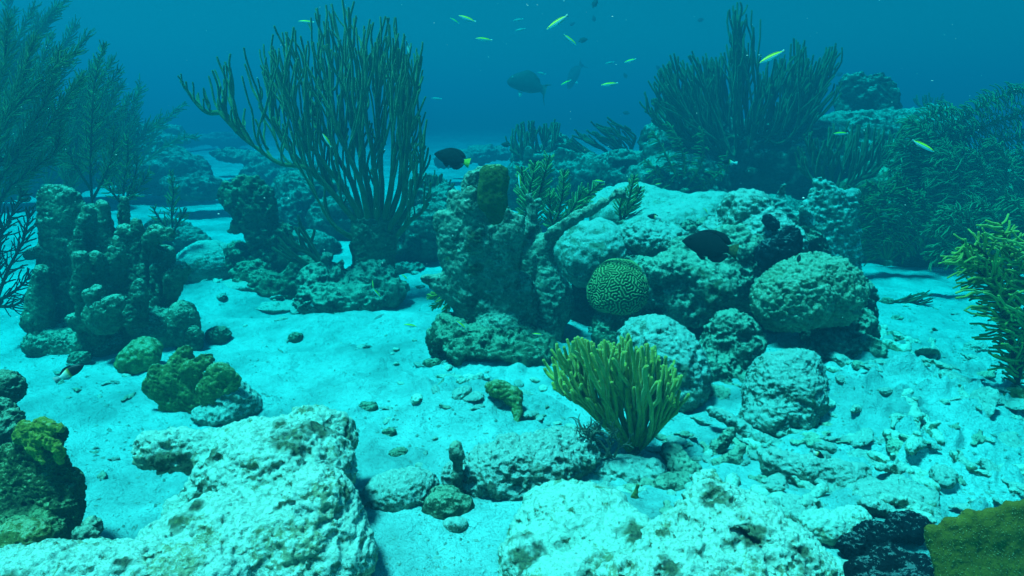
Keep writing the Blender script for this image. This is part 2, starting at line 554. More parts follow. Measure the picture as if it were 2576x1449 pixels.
M['plume_fresh'] = plain_mat('fresh_green_sea_plume', (0.18, 0.27, 0.07), (0.30, 0.40, 0.12), sheen=0.6)
M['plume_stem'] = plain_mat("dark_plume_stem", (0.02, 0.025, 0.012), (0.05, 0.05, 0.02))
M['plume_near'] = plain_mat("yellow_green_sea_plume", (0.30, 0.28, 0.05), (0.52, 0.46, 0.08), scale=14, sheen=0.4)
M['bush'] = plain_mat("swaying_green_plume", (0.085, 0.14, 0.06), (0.17, 0.24, 0.09), scale=8, sheen=0.6)
M['twig'] = plain_mat("grey_dead_twig", (0.09, 0.09, 0.06), (0.22, 0.21, 0.15), scale=80)
M['shell'] = plain_mat("white_shell", (0.7, 0.68, 0.6), (0.85, 0.83, 0.75))

# ------------------------------------------------------------------ the water: one even volume
def water_volume():
    lo = np.array([-70, -25, -1.4]); hi = np.array([70, 75, 2.05])
    V = np.array([[x, y, z] for x in (lo[0], hi[0]) for y in (lo[1], hi[1]) for z in (lo[2], hi[2])], float)
    F = np.array([[0,1,3,2],[4,6,7,5],[0,4,5,1],[2,3,7,6],[0,2,6,4],[1,5,7,3]])
    m = bpy.data.materials.new("water_haze"); m.use_nodes = True
    nt = m.node_tree
    nt.nodes.remove(nt.nodes["Principled BSDF"])
    pv = nt.nodes.new("ShaderNodeVolumePrincipled")
    d = 1.20
    scat = np.array([0.002, 0.0475, 0.079]); ext = np.array([1.20, 0.150, 0.135])
    c = scat / d
    ab = (1 - (ext - scat) / (d * (1 - c))) ** 2
    pv.inputs["Density"].default_value = d
    pv.inputs["Color"].default_value = (*c, 1)
    pv.inputs["Absorption Color"].default_value = (*np.clip(ab, 0, 1), 1)
    pv.inputs["Anisotropy"].default_value = 0.25
    nt.links.new(pv.outputs[0], nt.nodes["Material Output"].inputs["Volume"])
    o = obj("haze", V, F, m, None, None, smooth=False)
    tag(o, kind="stuff")
    return o
water_volume()
# ------------------------------------------------------------------ the sea floor
def gauss(x, y, px, py, h, rx, ry):
    c = at(px, py, gD(py))
    return h * np.exp(-((x - c[0]) / rx) ** 2 - ((y - c[1]) / ry) ** 2)

def ground_h(x, y, fine=True):
    x = np.asarray(x, float); y = np.asarray(y, float)
    p = np.stack([x, y, np.zeros_like(x)], -1)
    far = np.clip(np.abs(y) / 6, 0, 1)
    h = 0.028 * fbm(p * 0.55 + 3.3, 2) * (1 + 2 * far)
    h = h + 0.013 * fbm(p * np.array([1.7, 2.6, 1]) + 7.7, 2)
    if fine:
        q = p + 0.05 * perlin(p * 3)[..., None]
        h = h + 0.011 * fbm(q * np.array([7, 9.5, 1]), 2) + 0.005 * fbm(q * np.array([21, 30, 1]) + 2.2, 2)
        rub = np.clip((x - 0.55) / 0.5, 0, 1) * np.clip((2.6 - y) / 0.8, 0, 1)       # broken coral under the sand on the right
        k = np.clip(fbm(q * np.array([13, 15, 1]) + 9.1, 3), -0.1, 1)
        h = h + rub * 0.045 * k
        mid = np.exp(-((x - 0.0) / 0.9) ** 2 - ((y - 1.9) / 0.55) ** 2)
        h = h + mid * 0.032 * np.clip(fbm(q * np.array([10, 12, 1]) + 4.1, 3), -.1, 1)
    h = h + gauss(x, y, 850, 815, 0.07, 0.60, 0.15) - gauss(x, y, 700, 770, 0.05, 0.45, 0.16)
    h = h + gauss(x, y, 530, 740, 0.06, 0.25, 0.16)
    h = h + gauss(x, y, 2280, 1010, 0.07, 0.35, 0.22) + gauss(x, y, 2000, 1300, 0.03, 0.4, 0.12)
    h = h + gauss(x, y, 1180, 1030, 0.045, 0.18, 0.10) + gauss(x, y, 1010, 980, 0.025, 0.2, 0.08)
    return h

def build_ground():
    near = np.geomspace(0.45, 72, 860)
    ys = np.concatenate([np.linspace(-22, 0.43, 24)[:-1], near])
    u = np.linspace(-1, 1, 820)
    side = np.array([1.0, 0.6, 0.3, 0.12, 0.04])
    w = 1.15 * np.maximum(np.abs(ys), 0.45) + 0.25
    core = w[:, None] * u[None]
    ex = np.maximum(66 - w, 0.5)
    left = -(w[:, None] + ex[:, None] * side[None]); right = (w[:, None] + ex[:, None] * side[::-1][None])
    X = np.concatenate([left, core, right], 1)
    X = np.clip(X, -66, 66) if False else X
    Y = np.repeat(ys[:, None], X.shape[1], 1)
    Z = ground_h(X, Y)
    V = np.stack([X, Y, Z], -1).reshape(-1, 3)
    V[:, 0] = np.clip(V[:, 0], -68, 68)
    n, m = X.shape
    i = np.arange(n * m).reshape(n, m)
    F = np.stack([i[:-1, :-1], i[:-1, 1:], i[1:, 1:], i[1:, :-1]], -1).reshape(-1, 4)
    # drop columns that were clamped flat
    keep = (np.abs(V[F[:, 0], 0] - V[F[:, 1], 0]) > 1e-5)
    return tag(obj("sand", V, F[keep], M['sand']), kind="structure")
build_ground()

def on_ground(px, py, dz=0.0):
    Y = gD(py)
    p = at(px, py, Y)
    return np.array([p[0], p[1], float(ground_h(p[0], p[1])) + dz])
# ------------------------------------------------------------------ boulders, dead coral and reef rock
ROUGH = [(70, 7, 'n'), (26, 4.2, 'r'), (11, 1.8, 'n')]
SOFT = [(90, 6, 'n'), (30, 2.2, 'n'), (12, 1.0, 'n')]
CRAG = [(85, 13, 'n'), (36, 6.5, 'r'), (44, 5, 'p'), (16, 3.2, 'r'), (8, 1.5, 'n')]

# --- the near pale boulder, lower left
r = Rock(k=26, vox=4.5)
r.e(700, 1190, 1.16, 195, 128, 150, 0)
r.e(800, 1090, 1.28, 105, 62, 80, -6)
r.e(610, 1150, 1.22, 115, 90, 90, 25)
r.e(640, 1400, 0.98, 300, 150, 170)
r.e(800, 1350, 1.02, 120, 190, 130)
r.e(330, 1455, 0.86, 300, 88, 120)
r.e(110, 1470, 0.83, 220, 92, 100)
r.c([(520, 1140, 1.20, 52), (440, 1128, 1.19, 50), (385, 1130, 1.19, 44)])
r.c([(510, 1240, 1.12, 46), (450, 1288, 1.08, 34), (418, 1290, 1.08, 20)])
r.s(610, 1310, 1.02, 40, 10, 30)
big1 = r.build("boulder", "large pale boulder with a side knob and a dark pitted crest, lower left", "boulder", M['near_rock'], disp=[(120, 12, 'n'), (44, 7, 'r'), (40, 6, 'p'), (18, 4, 'r'), (8, 2.4, 'n')], seed=1, algae=[(830, 1060, 62), (770, 1070, 60), (710, 1060, 40), (880, 1075, 45), (740, 1110, 40), (370, 1150, 34), (420, 1170, 40), (470, 1170, 34), (500, 1210, 26), (490, 1255, 26), (450, 1300, 34), (420, 1300, 26), (560, 1100, 22), (520, 1130, 26), (890, 1230, 30), (640, 1330, 22), (320, 1400, 20), (30, 1440, 40)])

r = Rock(k=14, vox=3)
r.e(60, 1342, 0.92, 66, 32, 45).e(20, 1385, 0.9, 60, 30, 40)
r.build("mossy_rock", "mossy yellowish lump lying on the pale ledge in the lower left corner", "rock", M['plate'], disp=ROUGH, seed=2)
r = Rock(k=12, vox=3)
r.e(338, 1330, 1.04, 40, 46, 34, 15).e(300, 1356, 1.0, 46, 20, 30).e(352, 1300, 1.05, 24, 22, 20)
r.build("rubble_rock", "dark green upright stone on the sand beside the big pale boulder's left edge", "rock", M['reef_rock'], disp=ROUGH, seed=3)
r = Rock(k=10, vox=3)
r.e(235, 1325, 1.03, 22, 26, 20).e(215, 1345, 1.0, 34, 20, 24)
r.build("rubble_rock", "small dark stone between the left edge plate coral and the upright green stone", "rock", M['reef_rock'], disp=ROUGH, seed=4)

# --- rough coral at the left edge
r = Rock(k=16, vox=3)
r.c([(110, 1340, 1.12, 92), (108, 1250, 1.13, 92), (92, 1180, 1.14, 74), (84, 1120, 1.14, 44)], flat=.42)
r.c([(30, 1320, 1.10, 80), (20, 1220, 1.14, 60), (30, 1150, 1.15, 34)], flat=.5)
r.c([(150, 1290, 1.10, 56), (160, 1220, 1.12, 44), (150, 1165, 1.12, 24)], flat=.45)
r.c([(70, 1140, 1.13, 30), (52, 1085, 1.12, 18)], flat=.5).c([(120, 1130, 1.12, 26), (150, 1090, 1.11, 15)], flat=.5)
r.e(40, 1335, 1.06, 120, 40, 60)
o_leftcoral = r.build("plate_coral", "rough green upright plate coral with a yellow growing tip at the left edge", "coral", M['plate_dark'], disp=[(70, 8, 'n'), (26, 5, 'r'), (11, 2.2, 'r')], seed=5, algae=[(150, 1250, 40), (60, 1260, 50)])
r = Rock(k=9, vox=2.4)
r.c([(50, 1100, 1.105, 17), (66, 1075, 1.105, 15), (110, 1070, 1.10, 17), (150, 1078, 1.095, 13)], flat=.6)
r.c([(80, 1090, 1.10, 18), (120, 1105, 1.095, 20), (148, 1130, 1.09, 14), (150, 1158, 1.09, 9)], flat=.6)
r.c([(60, 1090, 1.10, 15), (84, 1125, 1.095, 14), (104, 1160, 1.09, 9)], flat=.6)
r.build("growing_tip", None, None, M['yellow_coral'], parent=o_leftcoral, disp=[(26, 5, 'r'), (11, 2.4, 'n')], seed=6)
r = Rock(k=14, vox=3)
r.e(14, 975, 1.32, 46, 44, 36).e(0, 1040, 1.26, 40, 40, 30).e(36, 1050, 1.24, 22, 24, 20).e(-10, 1110, 1.2, 60, 70, 40)
r.build("coral_lump", "dark round coral lump cut by the left edge above the yellow tipped plate", "coral", M['turf_rock'], disp=[(30, 5, 'r'), (12, 3, 'r')], seed=7)

# --- pale rocks, lower right
r = Rock(k=26, vox=4.5)
r.e(1440, 1345, 1.10, 165, 120, 120, 8)
r.e(1420, 1262, 1.17, 100, 48, 70, 0)
r.e(1330, 1420, 1.02, 85, 85, 80)
r.e(1560, 1400, 1.04, 130, 110, 110)
r.e(1490, 1475, 0.95, 190, 90, 90)
r.build("boulder", "pale knobbly boulder in the middle of the bottom edge, right of the bare sand", "boulder", M['near_rock'], disp=[(110, 11, 'n'), (40, 6, 'k'), (44, 6, 'p'), (17, 5, 'k'), (8, 2.4, 'n')], seed=8, algae=[(1320, 1390, 60), (1285, 1340, 40), (1500, 1430, 50), (1600, 1330, 44)])

r = Rock(k=30, vox=4.5)
r.e(1790, 1330, 1.06, 95, 110, 90, 0)
r.e(1775, 1235, 1.14, 42, 46, 40, 10)
r.e(1730, 1400, 0.98, 170, 90, 110, 20)
r.e(1930, 1400, 0.97, 190, 85, 120, -22)
r.e(1890, 1310, 1.08, 110, 52, 80, -28)
r.e(1760, 1480, 0.9, 260, 90, 100)
r.s(1890, 1365, 0.94, 50, 12, 30, -25)
r.build("boulder", "pale peaked boulder with brown spots near its top, lower right beside the black sponge", "boulder", M['near_rock'], disp=[(120, 13, 'n'), (46, 9, 'r'), (46, 8, 'p'), (18, 4.5, 'r'), (8, 2.4, 'n')], seed=9, algae=[(1795, 1250, 50), (1885, 1350, 62), (1700, 1420, 40), (2020, 1400, 50)])

r = Rock(k=20, vox=3.5)
r.e(1310, 1180, 1.31, 150, 82, 90, 6)
r.e(1230, 1200, 1.29, 90, 56, 60)
r.e(1400, 1140, 1.37, 110, 58, 80)
r.e(1150, 1195, 1.31, 42, 38, 36)
r.build("boulder", "low pale mound of dead coral in front of the yellow-green sea rod", "boulder", M['pale_rock'], disp=CRAG, seed=10)

t = Rock(k=8, vox=2.2)
t.c([(1150, 1300, 1.255, 16), (1150, 1195, 1.255, 14), (1153, 1165, 1.255, 10), (1150, 1142, 1.255, 18), (1146, 1128, 1.255, 17)])
t.build("stalk_coral", "small stalked knob standing up from the left end of the low pale mound", "coral", M['reef_rock'], disp=[(22, 3, 'n'), (9, 1.2, 'n')], seed=11)

r = Rock(k=10, vox=2.6)
r.e(1115, 1283, 1.20, 54, 50, 40, 12).e(1165, 1275, 1.21, 28, 34, 28).e(1120, 1242, 1.23, 40, 20, 26)
r.build("coral_lump", "dark lump of maze coral on the sand between the two nearest pale boulders", "coral", M['sponge'] if False else M['turf_rock'], disp=[(24, 3, 'w'), (10, 2.5, 'w')], seed=12)
r = Rock(k=8, vox=2.6)
r.e(1145, 1305, 1.155, 36, 28, 26, 10)
r.build("rubble_rock", "pale wedge-shaped stone leaning on the front of the dark maze coral lump", "rock", M['pale_rock'], disp=SOFT, seed=13)
r = Rock(k=16, vox=3.2)
r.e(1000, 1235, 1.26, 92, 50, 60, 6).e(950, 1255, 1.24, 52, 32, 40).e(1050, 1220, 1.29, 54, 40, 44)
r.build("boulder", "low rounded pale stone on sand right of the large boulder's edge", "boulder", M['pale_rock'], disp=ROUGH, seed=14)

r = Rock(k=14, vox=3)
r.e(1570, 1195, 1.38, 88, 48, 60, -4).e(1500, 1205, 1.36, 30, 40, 30).e(1640, 1200, 1.37, 34, 50, 36)
r.s(1560, 1235, 1.28, 52, 26, 60)
r.build("boulder", "hollowed rock with a dark cavity under the yellow-green sea rod's foot", "boulder", M['pale_rock'], disp=ROUGH, seed=15)
r = Rock(k=12, vox=3)
r.c([(1690, 1140, 1.44, 30), (1720, 1200, 1.38, 40), (1700, 1260, 1.32, 34)], flat=.7)
r.e(1690, 1240, 1.32, 60, 50, 40)
r.build("rock_slab", "leaning grey slab beside the hollowed rock, left of the rubble log", "rock", M['reef_rock'], disp=ROUGH, seed=16)
r = Rock(k=9, vox=2.4)
r.c([(1790, 1035, 1.62, 12), (1840, 1060, 1.60, 16), (1900, 1105, 1.56, 18), (1965, 1125, 1.54, 12)], flat=1.1)
r.build("coral_shard", "long curved coral shard lying under the right reef's round boulder", "coral rubble", M['pale_rock'], disp=[(36, 5, 'r'), (12, 2, 'n')], seed=17, group="broken coral shards")
r = Rock(k=9, vox=2.4)
r.c([(1800, 1150, 1.50, 15), (1812, 1120, 1.50, 18), (1835, 1088, 1.50, 14)], flat=.8)
r.c([(1812, 1120, 1.5, 16), (1780, 1140, 1.49, 12)], flat=.8)
r.build("coral_shard", "forked upright coral shard between the slab and the long curved shard", "coral rubble", M['reef_rock'], disp=[(30, 5, 'r'), (12, 2, 'n')], seed=18, group="broken coral shards")
r = Rock(k=9, vox=2.4)
r.c([(1805, 1172, 1.44, 18), (1845, 1158, 1.44, 20), (1866, 1125, 1.45, 10)], flat=.9)
r.build("coral_shard", "hooked dark-bellied coral shard just left of the thick pale rubble log", "coral rubble", M['reef_rock'], disp=[(36, 4, 'r'), (12, 2, 'n')], seed=19, group="broken coral shards")
r = Rock(k=16, vox=3)
r.c([(1950, 1165, 1.37, 36), (2040, 1188, 1.345, 44), (2120, 1210, 1.33, 42), (2165, 1192, 1.35, 26)], flat=.9)
r.build("rubble_log", "thick pale log of dead coral lying on the rubble at right", "coral rubble", M['pale_rock'], disp=ROUGH, seed=20)
r = Rock(k=8, vox=2.6)
r.e(2180, 1095, 1.58, 110, 20, 60, 4).e(2260, 1088, 1.6, 40, 14, 30)
r.build("rock_slab", "broad flat pale plate lying on the sand right of the round lower boulder", "rock", M['smooth_rock'], disp=ROUGH, seed=21)
r = Rock(k=8, vox=2.6)
r.e(2245, 925, 2.0, 56, 14, 30, -12)
r.build("rock_slab", "thin pale flake at the foot of the right reef's knobby wing", "rock", M['pale_rock'], disp=SOFT, seed=22)
r = Rock(k=10, vox=2.6)
r.e(1945, 1150, 1.47, 44, 12, 30, -22)
r.build("rock_slab", "small flat grey plate behind the thick rubble log, below the long shard", "rock", M['pale_rock'], disp=SOFT, seed=23)
r = Rock(k=12, vox=3)
r.e(1960, 1275, 1.22, 30, 36, 30).e(1985, 1310, 1.18, 44, 26, 30)
r.build("rubble_rock", "small upright pale stone between the rubble log and the peaked boulder", "rock", M['near_rock'], disp=ROUGH, seed=24)
r = Rock(k=14, vox=3)
r.e(2075, 1320, 1.12, 72, 40, 50, -14).e(2140, 1300, 1.14, 50, 30, 40)
r.build("rubble_rock", "pale blotched stone just behind the black sponge's left side", "rock", M['near_rock'], disp=ROUGH, seed=25)
r = Rock(k=14, vox=3)
r.e(2200, 1245, 1.24, 70, 26, 40, 6).e(2270, 1255, 1.22, 50, 20, 36, -8)
r.build("rubble_rock", "flat pale stone right of the rubble log's far end", "rock", M['pale_rock'], disp=ROUGH, seed=26)
r = Rock(k=14, vox=3)
r.e(2100, 1420, 0.98, 80, 46, 50, -18).e(2040, 1450, 0.94, 80, 40, 50)
r.build("rubble_rock", "pale stone at the bottom edge touching the black sponge", "rock", M['near_rock'], disp=ROUGH, seed=27)

# black sponge and the green plate in the lower right corner
r = Rock(k=16, vox=3.2)
r.e(2240, 1385, 0.97, 72, 74, 56).e(2325, 1400, 0.95, 66, 62, 50).e(2172, 1410, 0.96, 50, 70, 44).e(2290, 1450, 0.90, 120, 66, 66).e(2210, 1450, 0.91, 90, 60, 60)
r.build("sponge", "glossy black lobed sponge beside the green sheet coral in the lower right corner", "sponge", M['sponge'], disp=[(60, 8, 'n'), (22, 3, 'n')], seed=28)
r = Rock(k=14, vox=3.2)
r.e(2200, 1318, 1.10, 60, 30, 40, 6).e(2290, 1300, 1.10, 56, 34, 40).e(2150, 1345, 1.06, 40, 28, 30)
r.build("sponge", "smaller black crusty sponge patch behind the glossy black lobes", "sponge", M['sponge'], disp=[(40, 8, 'n'), (16, 4, 'r')], seed=29)

# --- the tall dead coral in the middle
Yc = 2.24
r = Rock(k=18, vox=4)
r.e(1225, 876, 2.18, 136, 62, 116, -6)
r.e(1150, 835, 2.2, 60, 34, 70, -20)
r.e(1240, 835, 2.24, 100, 50, 70)
r.e(1310, 890, 2.18, 90, 58, 90)
r.e(1115, 850, 2.2, 45, 46, 60)
r.s(1225, 945, 2.0, 130, 40, 60).s(1110, 905, 2.08, 40, 20, 60)
r.build("boulder", "dark undercut boulder that the tall dead coral in the middle stands on", "boulder", M['turf_rock'], disp=CRAG, seed=30)

r = Rock(k=7, vox=2.8)
r.c([(1235, 860, Yc, 82), (1225, 770, Yc, 86), (1205, 690, Yc, 92), (1192, 600, Yc, 84), (1190, 560, Yc, 64)], flat=.42)
r.c([(1230, 700, Yc, 70), (1245, 620, Yc, 62)], flat=.45)
r.c([(1175, 700, Yc, 58), (1142, 620, Yc, 40), (1120, 560, Yc, 24), (1112, 548, Yc, 17)], flat=.6)
r.c([(1140, 640, Yc, 34), (1140, 570, Yc, 22), (1138, 548, Yc, 13)], flat=.7)
r.c([(1185, 620, Yc, 46), (1160, 545, Yc, 26), (1148, 505, Yc, 19), (1146, 492, Yc, 15)], flat=.75)
r.c([(1200, 600, Yc - .04, 34), (1186, 520, Yc - .05, 24), (1184, 492, Yc - .05, 19)], flat=.8)
r.c([(1210, 600, Yc, 44), (1178, 500, Yc + .05, 20), (1174, 470, Yc + .05, 15)], flat=.8)
r.c([(1220, 590, Yc + .03, 40), (1200, 500, Yc + .05, 26), (1190, 452, Yc + .05, 20), (1206, 434, Yc + .05, 15)], flat=.7)
r.c([(1235, 580, Yc + .05, 30), (1228, 480, Yc + .06, 20), (1222, 440, Yc + .06, 14)], flat=.7)
r.c([(1240, 660, Yc, 56), (1262, 590, Yc, 34), (1268, 540, Yc, 22), (1266, 515, Yc, 14)], flat=.65)
r.c([(1260, 660, Yc, 40), (1292, 590, Yc, 26), (1304, 548, Yc, 18)], flat=.7)
r.c([(1170, 740, Yc, 50), (1110, 715, Yc, 28), (1072, 702, Yc, 13)], flat=.75)
r.e(1250, 830, Yc - .02, 66, 60, 60).e(1305, 770, Yc + .04, 50, 90, 44)
r.s(1192, 672, Yc - .16, 14, 20, 30).s(1215, 690, Yc - .14, 10, 9, 22).s(1275, 585, Yc - .12, 10, 16, 24).s(1150, 610, Yc - .1, 8, 20, 20)
r.build("dead_coral", "tall rough hand-shaped dead coral with stubby fingers in the middle of the reef", "coral", M['hand'], disp=[(90, 6, 'n'), (30, 3, 'r'), (13, 1.8, 'r'), (7, 1, 'n')], seed=31, algae=[(1200, 600, 26), (1190, 690, 24), (1240, 850, 40), (1170, 640, 18)])

r = Rock(k=12, vox=2.8)
r.c([(1246, 545, 2.16, 20), (1240, 500, 2.16, 34), (1240, 452, 2.16, 34), (1226, 430, 2.16, 12)], flat=.55)
r.c([(1240, 470, 2.16, 26), (1262, 430, 2.16, 10)], flat=.55)
r.build("vase_sponge", "olive vase-shaped sponge growing among the fingers of the tall dead coral", "sponge", M['olive'], disp=[(40, 3, 'n'), (14, 1.5, 'n')], seed=32)

r = Rock(k=12, vox=3)
r.c([(1355, 850, 2.34, 60), (1372, 750, 2.36, 54), (1362, 650, 2.38, 28), (1338, 560, 2.38, 14), (1330, 490, 2.38, 8)], flat=.8)
r.c([(1375, 700, 2.36, 34), (1362, 625, 2.37, 22), (1395, 585, 2.34, 16), (1450, 548, 2.30, 12), (1510, 515, 2.27, 9), (1560, 484, 2.25, 8)], flat=.9)
r.c([(1555, 485, 2.25, 10), (1580, 500, 2.24, 4)])
r.c([(1290, 640, 2.32, 12), (1310, 600, 2.34, 12), (1340, 540, 2.38, 8), (1355, 505, 2.38, 5)])
r.c([(1300, 760, 2.26, 24), (1290, 830, 2.24, 34)], flat=.8)
r.e(1400, 760, 2.4, 40, 70, 50).e(1318, 668, 2.36, 32, 62, 34)
r.s(1340, 752, 2.20, 48, 32, 70)
r.build("dead_coral", "dead branching coral with one long arm reaching right and a dark hollow below", "coral", M['hand'], disp=[(60, 5, 'n'), (26, 3, 'r'), (12, 1.6, 'r')], seed=33)

# --- the right-hand reef
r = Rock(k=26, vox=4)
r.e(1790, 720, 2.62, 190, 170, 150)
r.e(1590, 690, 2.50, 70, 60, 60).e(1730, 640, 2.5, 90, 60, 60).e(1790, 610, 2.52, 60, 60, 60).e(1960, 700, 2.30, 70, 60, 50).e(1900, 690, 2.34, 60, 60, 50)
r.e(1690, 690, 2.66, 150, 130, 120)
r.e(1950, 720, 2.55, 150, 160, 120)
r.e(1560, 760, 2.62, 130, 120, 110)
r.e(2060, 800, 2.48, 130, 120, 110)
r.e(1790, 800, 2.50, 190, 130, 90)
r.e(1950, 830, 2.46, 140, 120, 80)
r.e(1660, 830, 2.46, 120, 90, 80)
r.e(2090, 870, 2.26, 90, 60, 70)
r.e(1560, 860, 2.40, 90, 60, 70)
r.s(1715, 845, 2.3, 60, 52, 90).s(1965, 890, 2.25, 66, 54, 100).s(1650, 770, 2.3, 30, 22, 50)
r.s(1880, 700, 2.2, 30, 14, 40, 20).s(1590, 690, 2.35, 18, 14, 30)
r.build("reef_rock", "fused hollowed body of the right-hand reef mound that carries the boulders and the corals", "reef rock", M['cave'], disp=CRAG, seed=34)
r = Rock(k=24, vox=3.5)
r.e(1740, 685, 2.26, 118, 46, 70, -6)
r.e(1650, 715, 2.32, 70, 52, 60)
r.e(1800, 728, 2.2, 76, 56, 50, 10)
r.e(1700, 765, 2.22, 44, 50, 40).e(1745, 790, 2.2, 30, 30, 30)
r.e(1860, 640, 2.32, 80, 74, 60).e(1880, 720, 2.28, 60, 60, 50)
r.e(1780, 640, 2.36, 90, 60, 60).e(1610, 690, 2.4, 60, 46, 56)
r.s(1665, 800, 2.15, 26, 30, 60).s(1850, 790, 2.1, 34, 24, 60)
r.build("rock_ledge", "pale overhanging ledge across the right-hand reef, above its dark hollow", "reef rock", M['hand'], disp=CRAG, seed=341, algae=[(1800, 760, 50), (1640, 740, 30)])

r = Rock(k=26, vox=4.5)
r.e(1650, 550, 3.0, 165, 82, 120, -4).e(1785, 545, 2.85, 80, 62, 80).e(1680, 590, 2.75, 140, 76, 90, 10).e(1580, 520, 3.15, 100, 46, 90)
r.build("boulder", "broad smooth pale coral boulder along the top of the right-hand reef", "boulder", M['smooth_rock'], disp=[(120, 14, 'n'), (40, 4, 'n'), (18, 2.2, 'w'), (9, 1.2, 'n')], seed=35)
r = Rock(k=18, vox=3.5)
r.e(1497, 640, 2.58, 104, 86, 90, 0).e(1512, 565, 2.6, 26, 16, 24)
r.s(1545, 610, 2.36, 10, 12, 20).s(1490, 600, 2.34, 20, 8, 20)
r.build("boulder", "round pale domed boulder with a small nipple on top, left end of the right-hand reef", "boulder", M['smooth_rock'], disp=[(100, 7, 'n'), (44, 5, 'p'), (28, 2.6, 'r'), (12, 1.6, 'w')], seed=36)
r = Rock(k=18, vox=3.5)
r.e(1660, 605, 2.52, 80, 44, 70, 0).e(1610, 600, 2.55, 60, 42, 60).e(1700, 640, 2.46, 50, 40, 50)
r.build("boulder", "craggy overhanging boulder between the round dome and the black damselfish", "boulder", M['pale_rock'], disp=CRAG, seed=37)
r = Rock(k=18, vox=3.5)
r.e(1872, 535, 2.42, 62, 60, 60, 0).e(1920, 605, 2.36, 84, 74, 70, 20).e(1850, 650, 2.36, 74, 66, 60).e(1975, 630, 2.34, 50, 56, 46).e(1800, 600, 2.44, 50, 50, 50)
r.build("boulder", "craggy knob at the top right of the reef beside the crusty dark sponge", "boulder", M['pale_rock'], disp=CRAG, seed=38)
r = Rock(k=12, vox=3)
r.e(1952, 640, 2.20, 50, 44, 36).e(1985, 610, 2.22, 32, 40, 26).e(1940, 560, 2.26, 26, 14, 18, -40)
r.build("sponge", "crusty near-black sponge on the craggy knob above the pale knobbly coral", "sponge", M['sponge'], disp=[(26, 6, 'r'), (10, 2.4, 'r')], seed=39)
r = Rock(k=14, vox=3)
r.e(1600, 740, 2.4, 60, 46, 50).e(1655, 700, 2.42, 46, 36, 40)
r.build("boulder", "grey lump tucked behind the green brain coral", "boulder", M['pale_rock'], disp=CRAG, seed=40)
r = Rock(k=20, vox=3.5)
r.e(1668, 905, 1.86, 118, 98, 95, -32).e(1715, 960, 1.80, 70, 84, 70, -10).e(1620, 850, 1.94, 66, 52, 60)
r.build("boulder", "rounded boulder with a dusted back right behind the yellow-green sea rod", "boulder", M['pale_rock'], disp=[(90, 12, 'n'), (34, 6, 'r'), (13, 4, 'k'), (7, 1.4, 'n')], seed=41)
r = Rock(k=18, vox=3.5)
r.e(1838, 870, 2.02, 80, 88, 66, 0).e(1805, 940, 1.95, 66, 60, 56).e(1880, 985, 1.90, 80, 44, 50).e(1790, 1000, 1.84, 60, 30, 44)
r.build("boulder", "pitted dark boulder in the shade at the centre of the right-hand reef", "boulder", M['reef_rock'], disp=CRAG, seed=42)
r = Rock(k=18, vox=3.5)
r.e(1972, 985, 1.70, 100, 104, 95, 0).e(2000, 950, 1.76, 74, 70, 66).e(1960, 1050, 1.64, 90, 50, 70)
r.build("boulder", "big round rough boulder at the lower right foot of the reef", "boulder", M['pale_rock'], disp=[(90, 12, 'n'), (34, 6, 'r'), (12, 3.2, 't'), (7, 1.4, 'n')], seed=43)
r = Rock(k=12, vox=3)
r.e(2115, 830, 2.2, 90, 70, 70, 0).e(2150, 890, 2.08, 76, 56, 60).e(2080, 900, 2.08, 80, 60, 60)
r.c([(2140, 830, 2.2, 26), (2150, 780, 2.25, 20)]).c([(2110, 850, 2.15, 14), (2100, 815, 2.14, 12)]).c([(2170, 860, 2.16, 26), (2205, 865, 2.16, 14)]).c([(2160, 720, 2.35, 30), (2200, 745, 2.35, 12)])
r.build("dead_coral", "knobby dead coral wing on the right flank of the reef", "coral", M['reef_rock'], disp=CRAG, seed=44)
r = Rock(k=14, vox=3)
r.e(2270, 880, 2.28, 90, 36, 50, -10).e(2380, 905, 2.2, 80, 28, 50, 4).e(2440, 915, 2.2, 50, 24, 40)
r.build("rubble_ridge", "low dark ridge of dead coral along the edge of the right sand patch", "reef rock", M['turf_rock'], disp=CRAG, seed=45)
r = Rock(k=8, vox=3)
Yb = 2.85
r.c([(2050, 700, Yb, 100), (2050, 600, Yb, 84), (2070, 530, Yb, 56), (2066, 480, Yb, 20), (2058, 456, Yb, 12)], flat=.35)
r.c([(1990, 640, Yb, 46), (1968, 550, Yb, 30), (1962, 500, Yb, 14), (1970, 468, Yb, 9)], flat=.5)
r.c([(2090, 620, Yb, 60), (2120, 530, Yb, 34), (2146, 492, Yb, 18)], flat=.4).c([(2100, 500, Yb, 24), (2085, 472, Yb, 14)], flat=.5)
r.c([(2120, 640, Yb, 34), (2152, 652, Yb, 16)], flat=.5).c([(2030, 560, Yb - .06, 22), (2020, 530, Yb - .08, 12)], flat=.6)
r.c([(2120, 560, Yb, 36), (2125, 700, Yb, 40)], flat=.4).c([(2130, 590, Yb, 20), (2158, 585, Yb, 10)], flat=.6)
r.build("blade_coral", "upright blade of dead coral with spiky top behind the right-hand reef", "coral", M['pale_rock'], disp=[(80, 5, 'n'), (30, 4, 'r'), (14, 2.4, 'r')], seed=46)

r = Rock(k=22, vox=3)
r.e(2000, 748, 2.02, 108, 88, 84, 12).e(2085, 735, 2.06, 84, 88, 80, 20).e(2040, 700, 2.06, 90, 60, 70, 10)
r.build("brain_coral", "large pale knobbly brain coral bulging from the right end of the reef", "coral", M['knobbly'], disp=[(90, 6, 'n'), (22, 7.0, 'w'), (13, 7, 'k'), (8, 2, 'n')], seed=102)

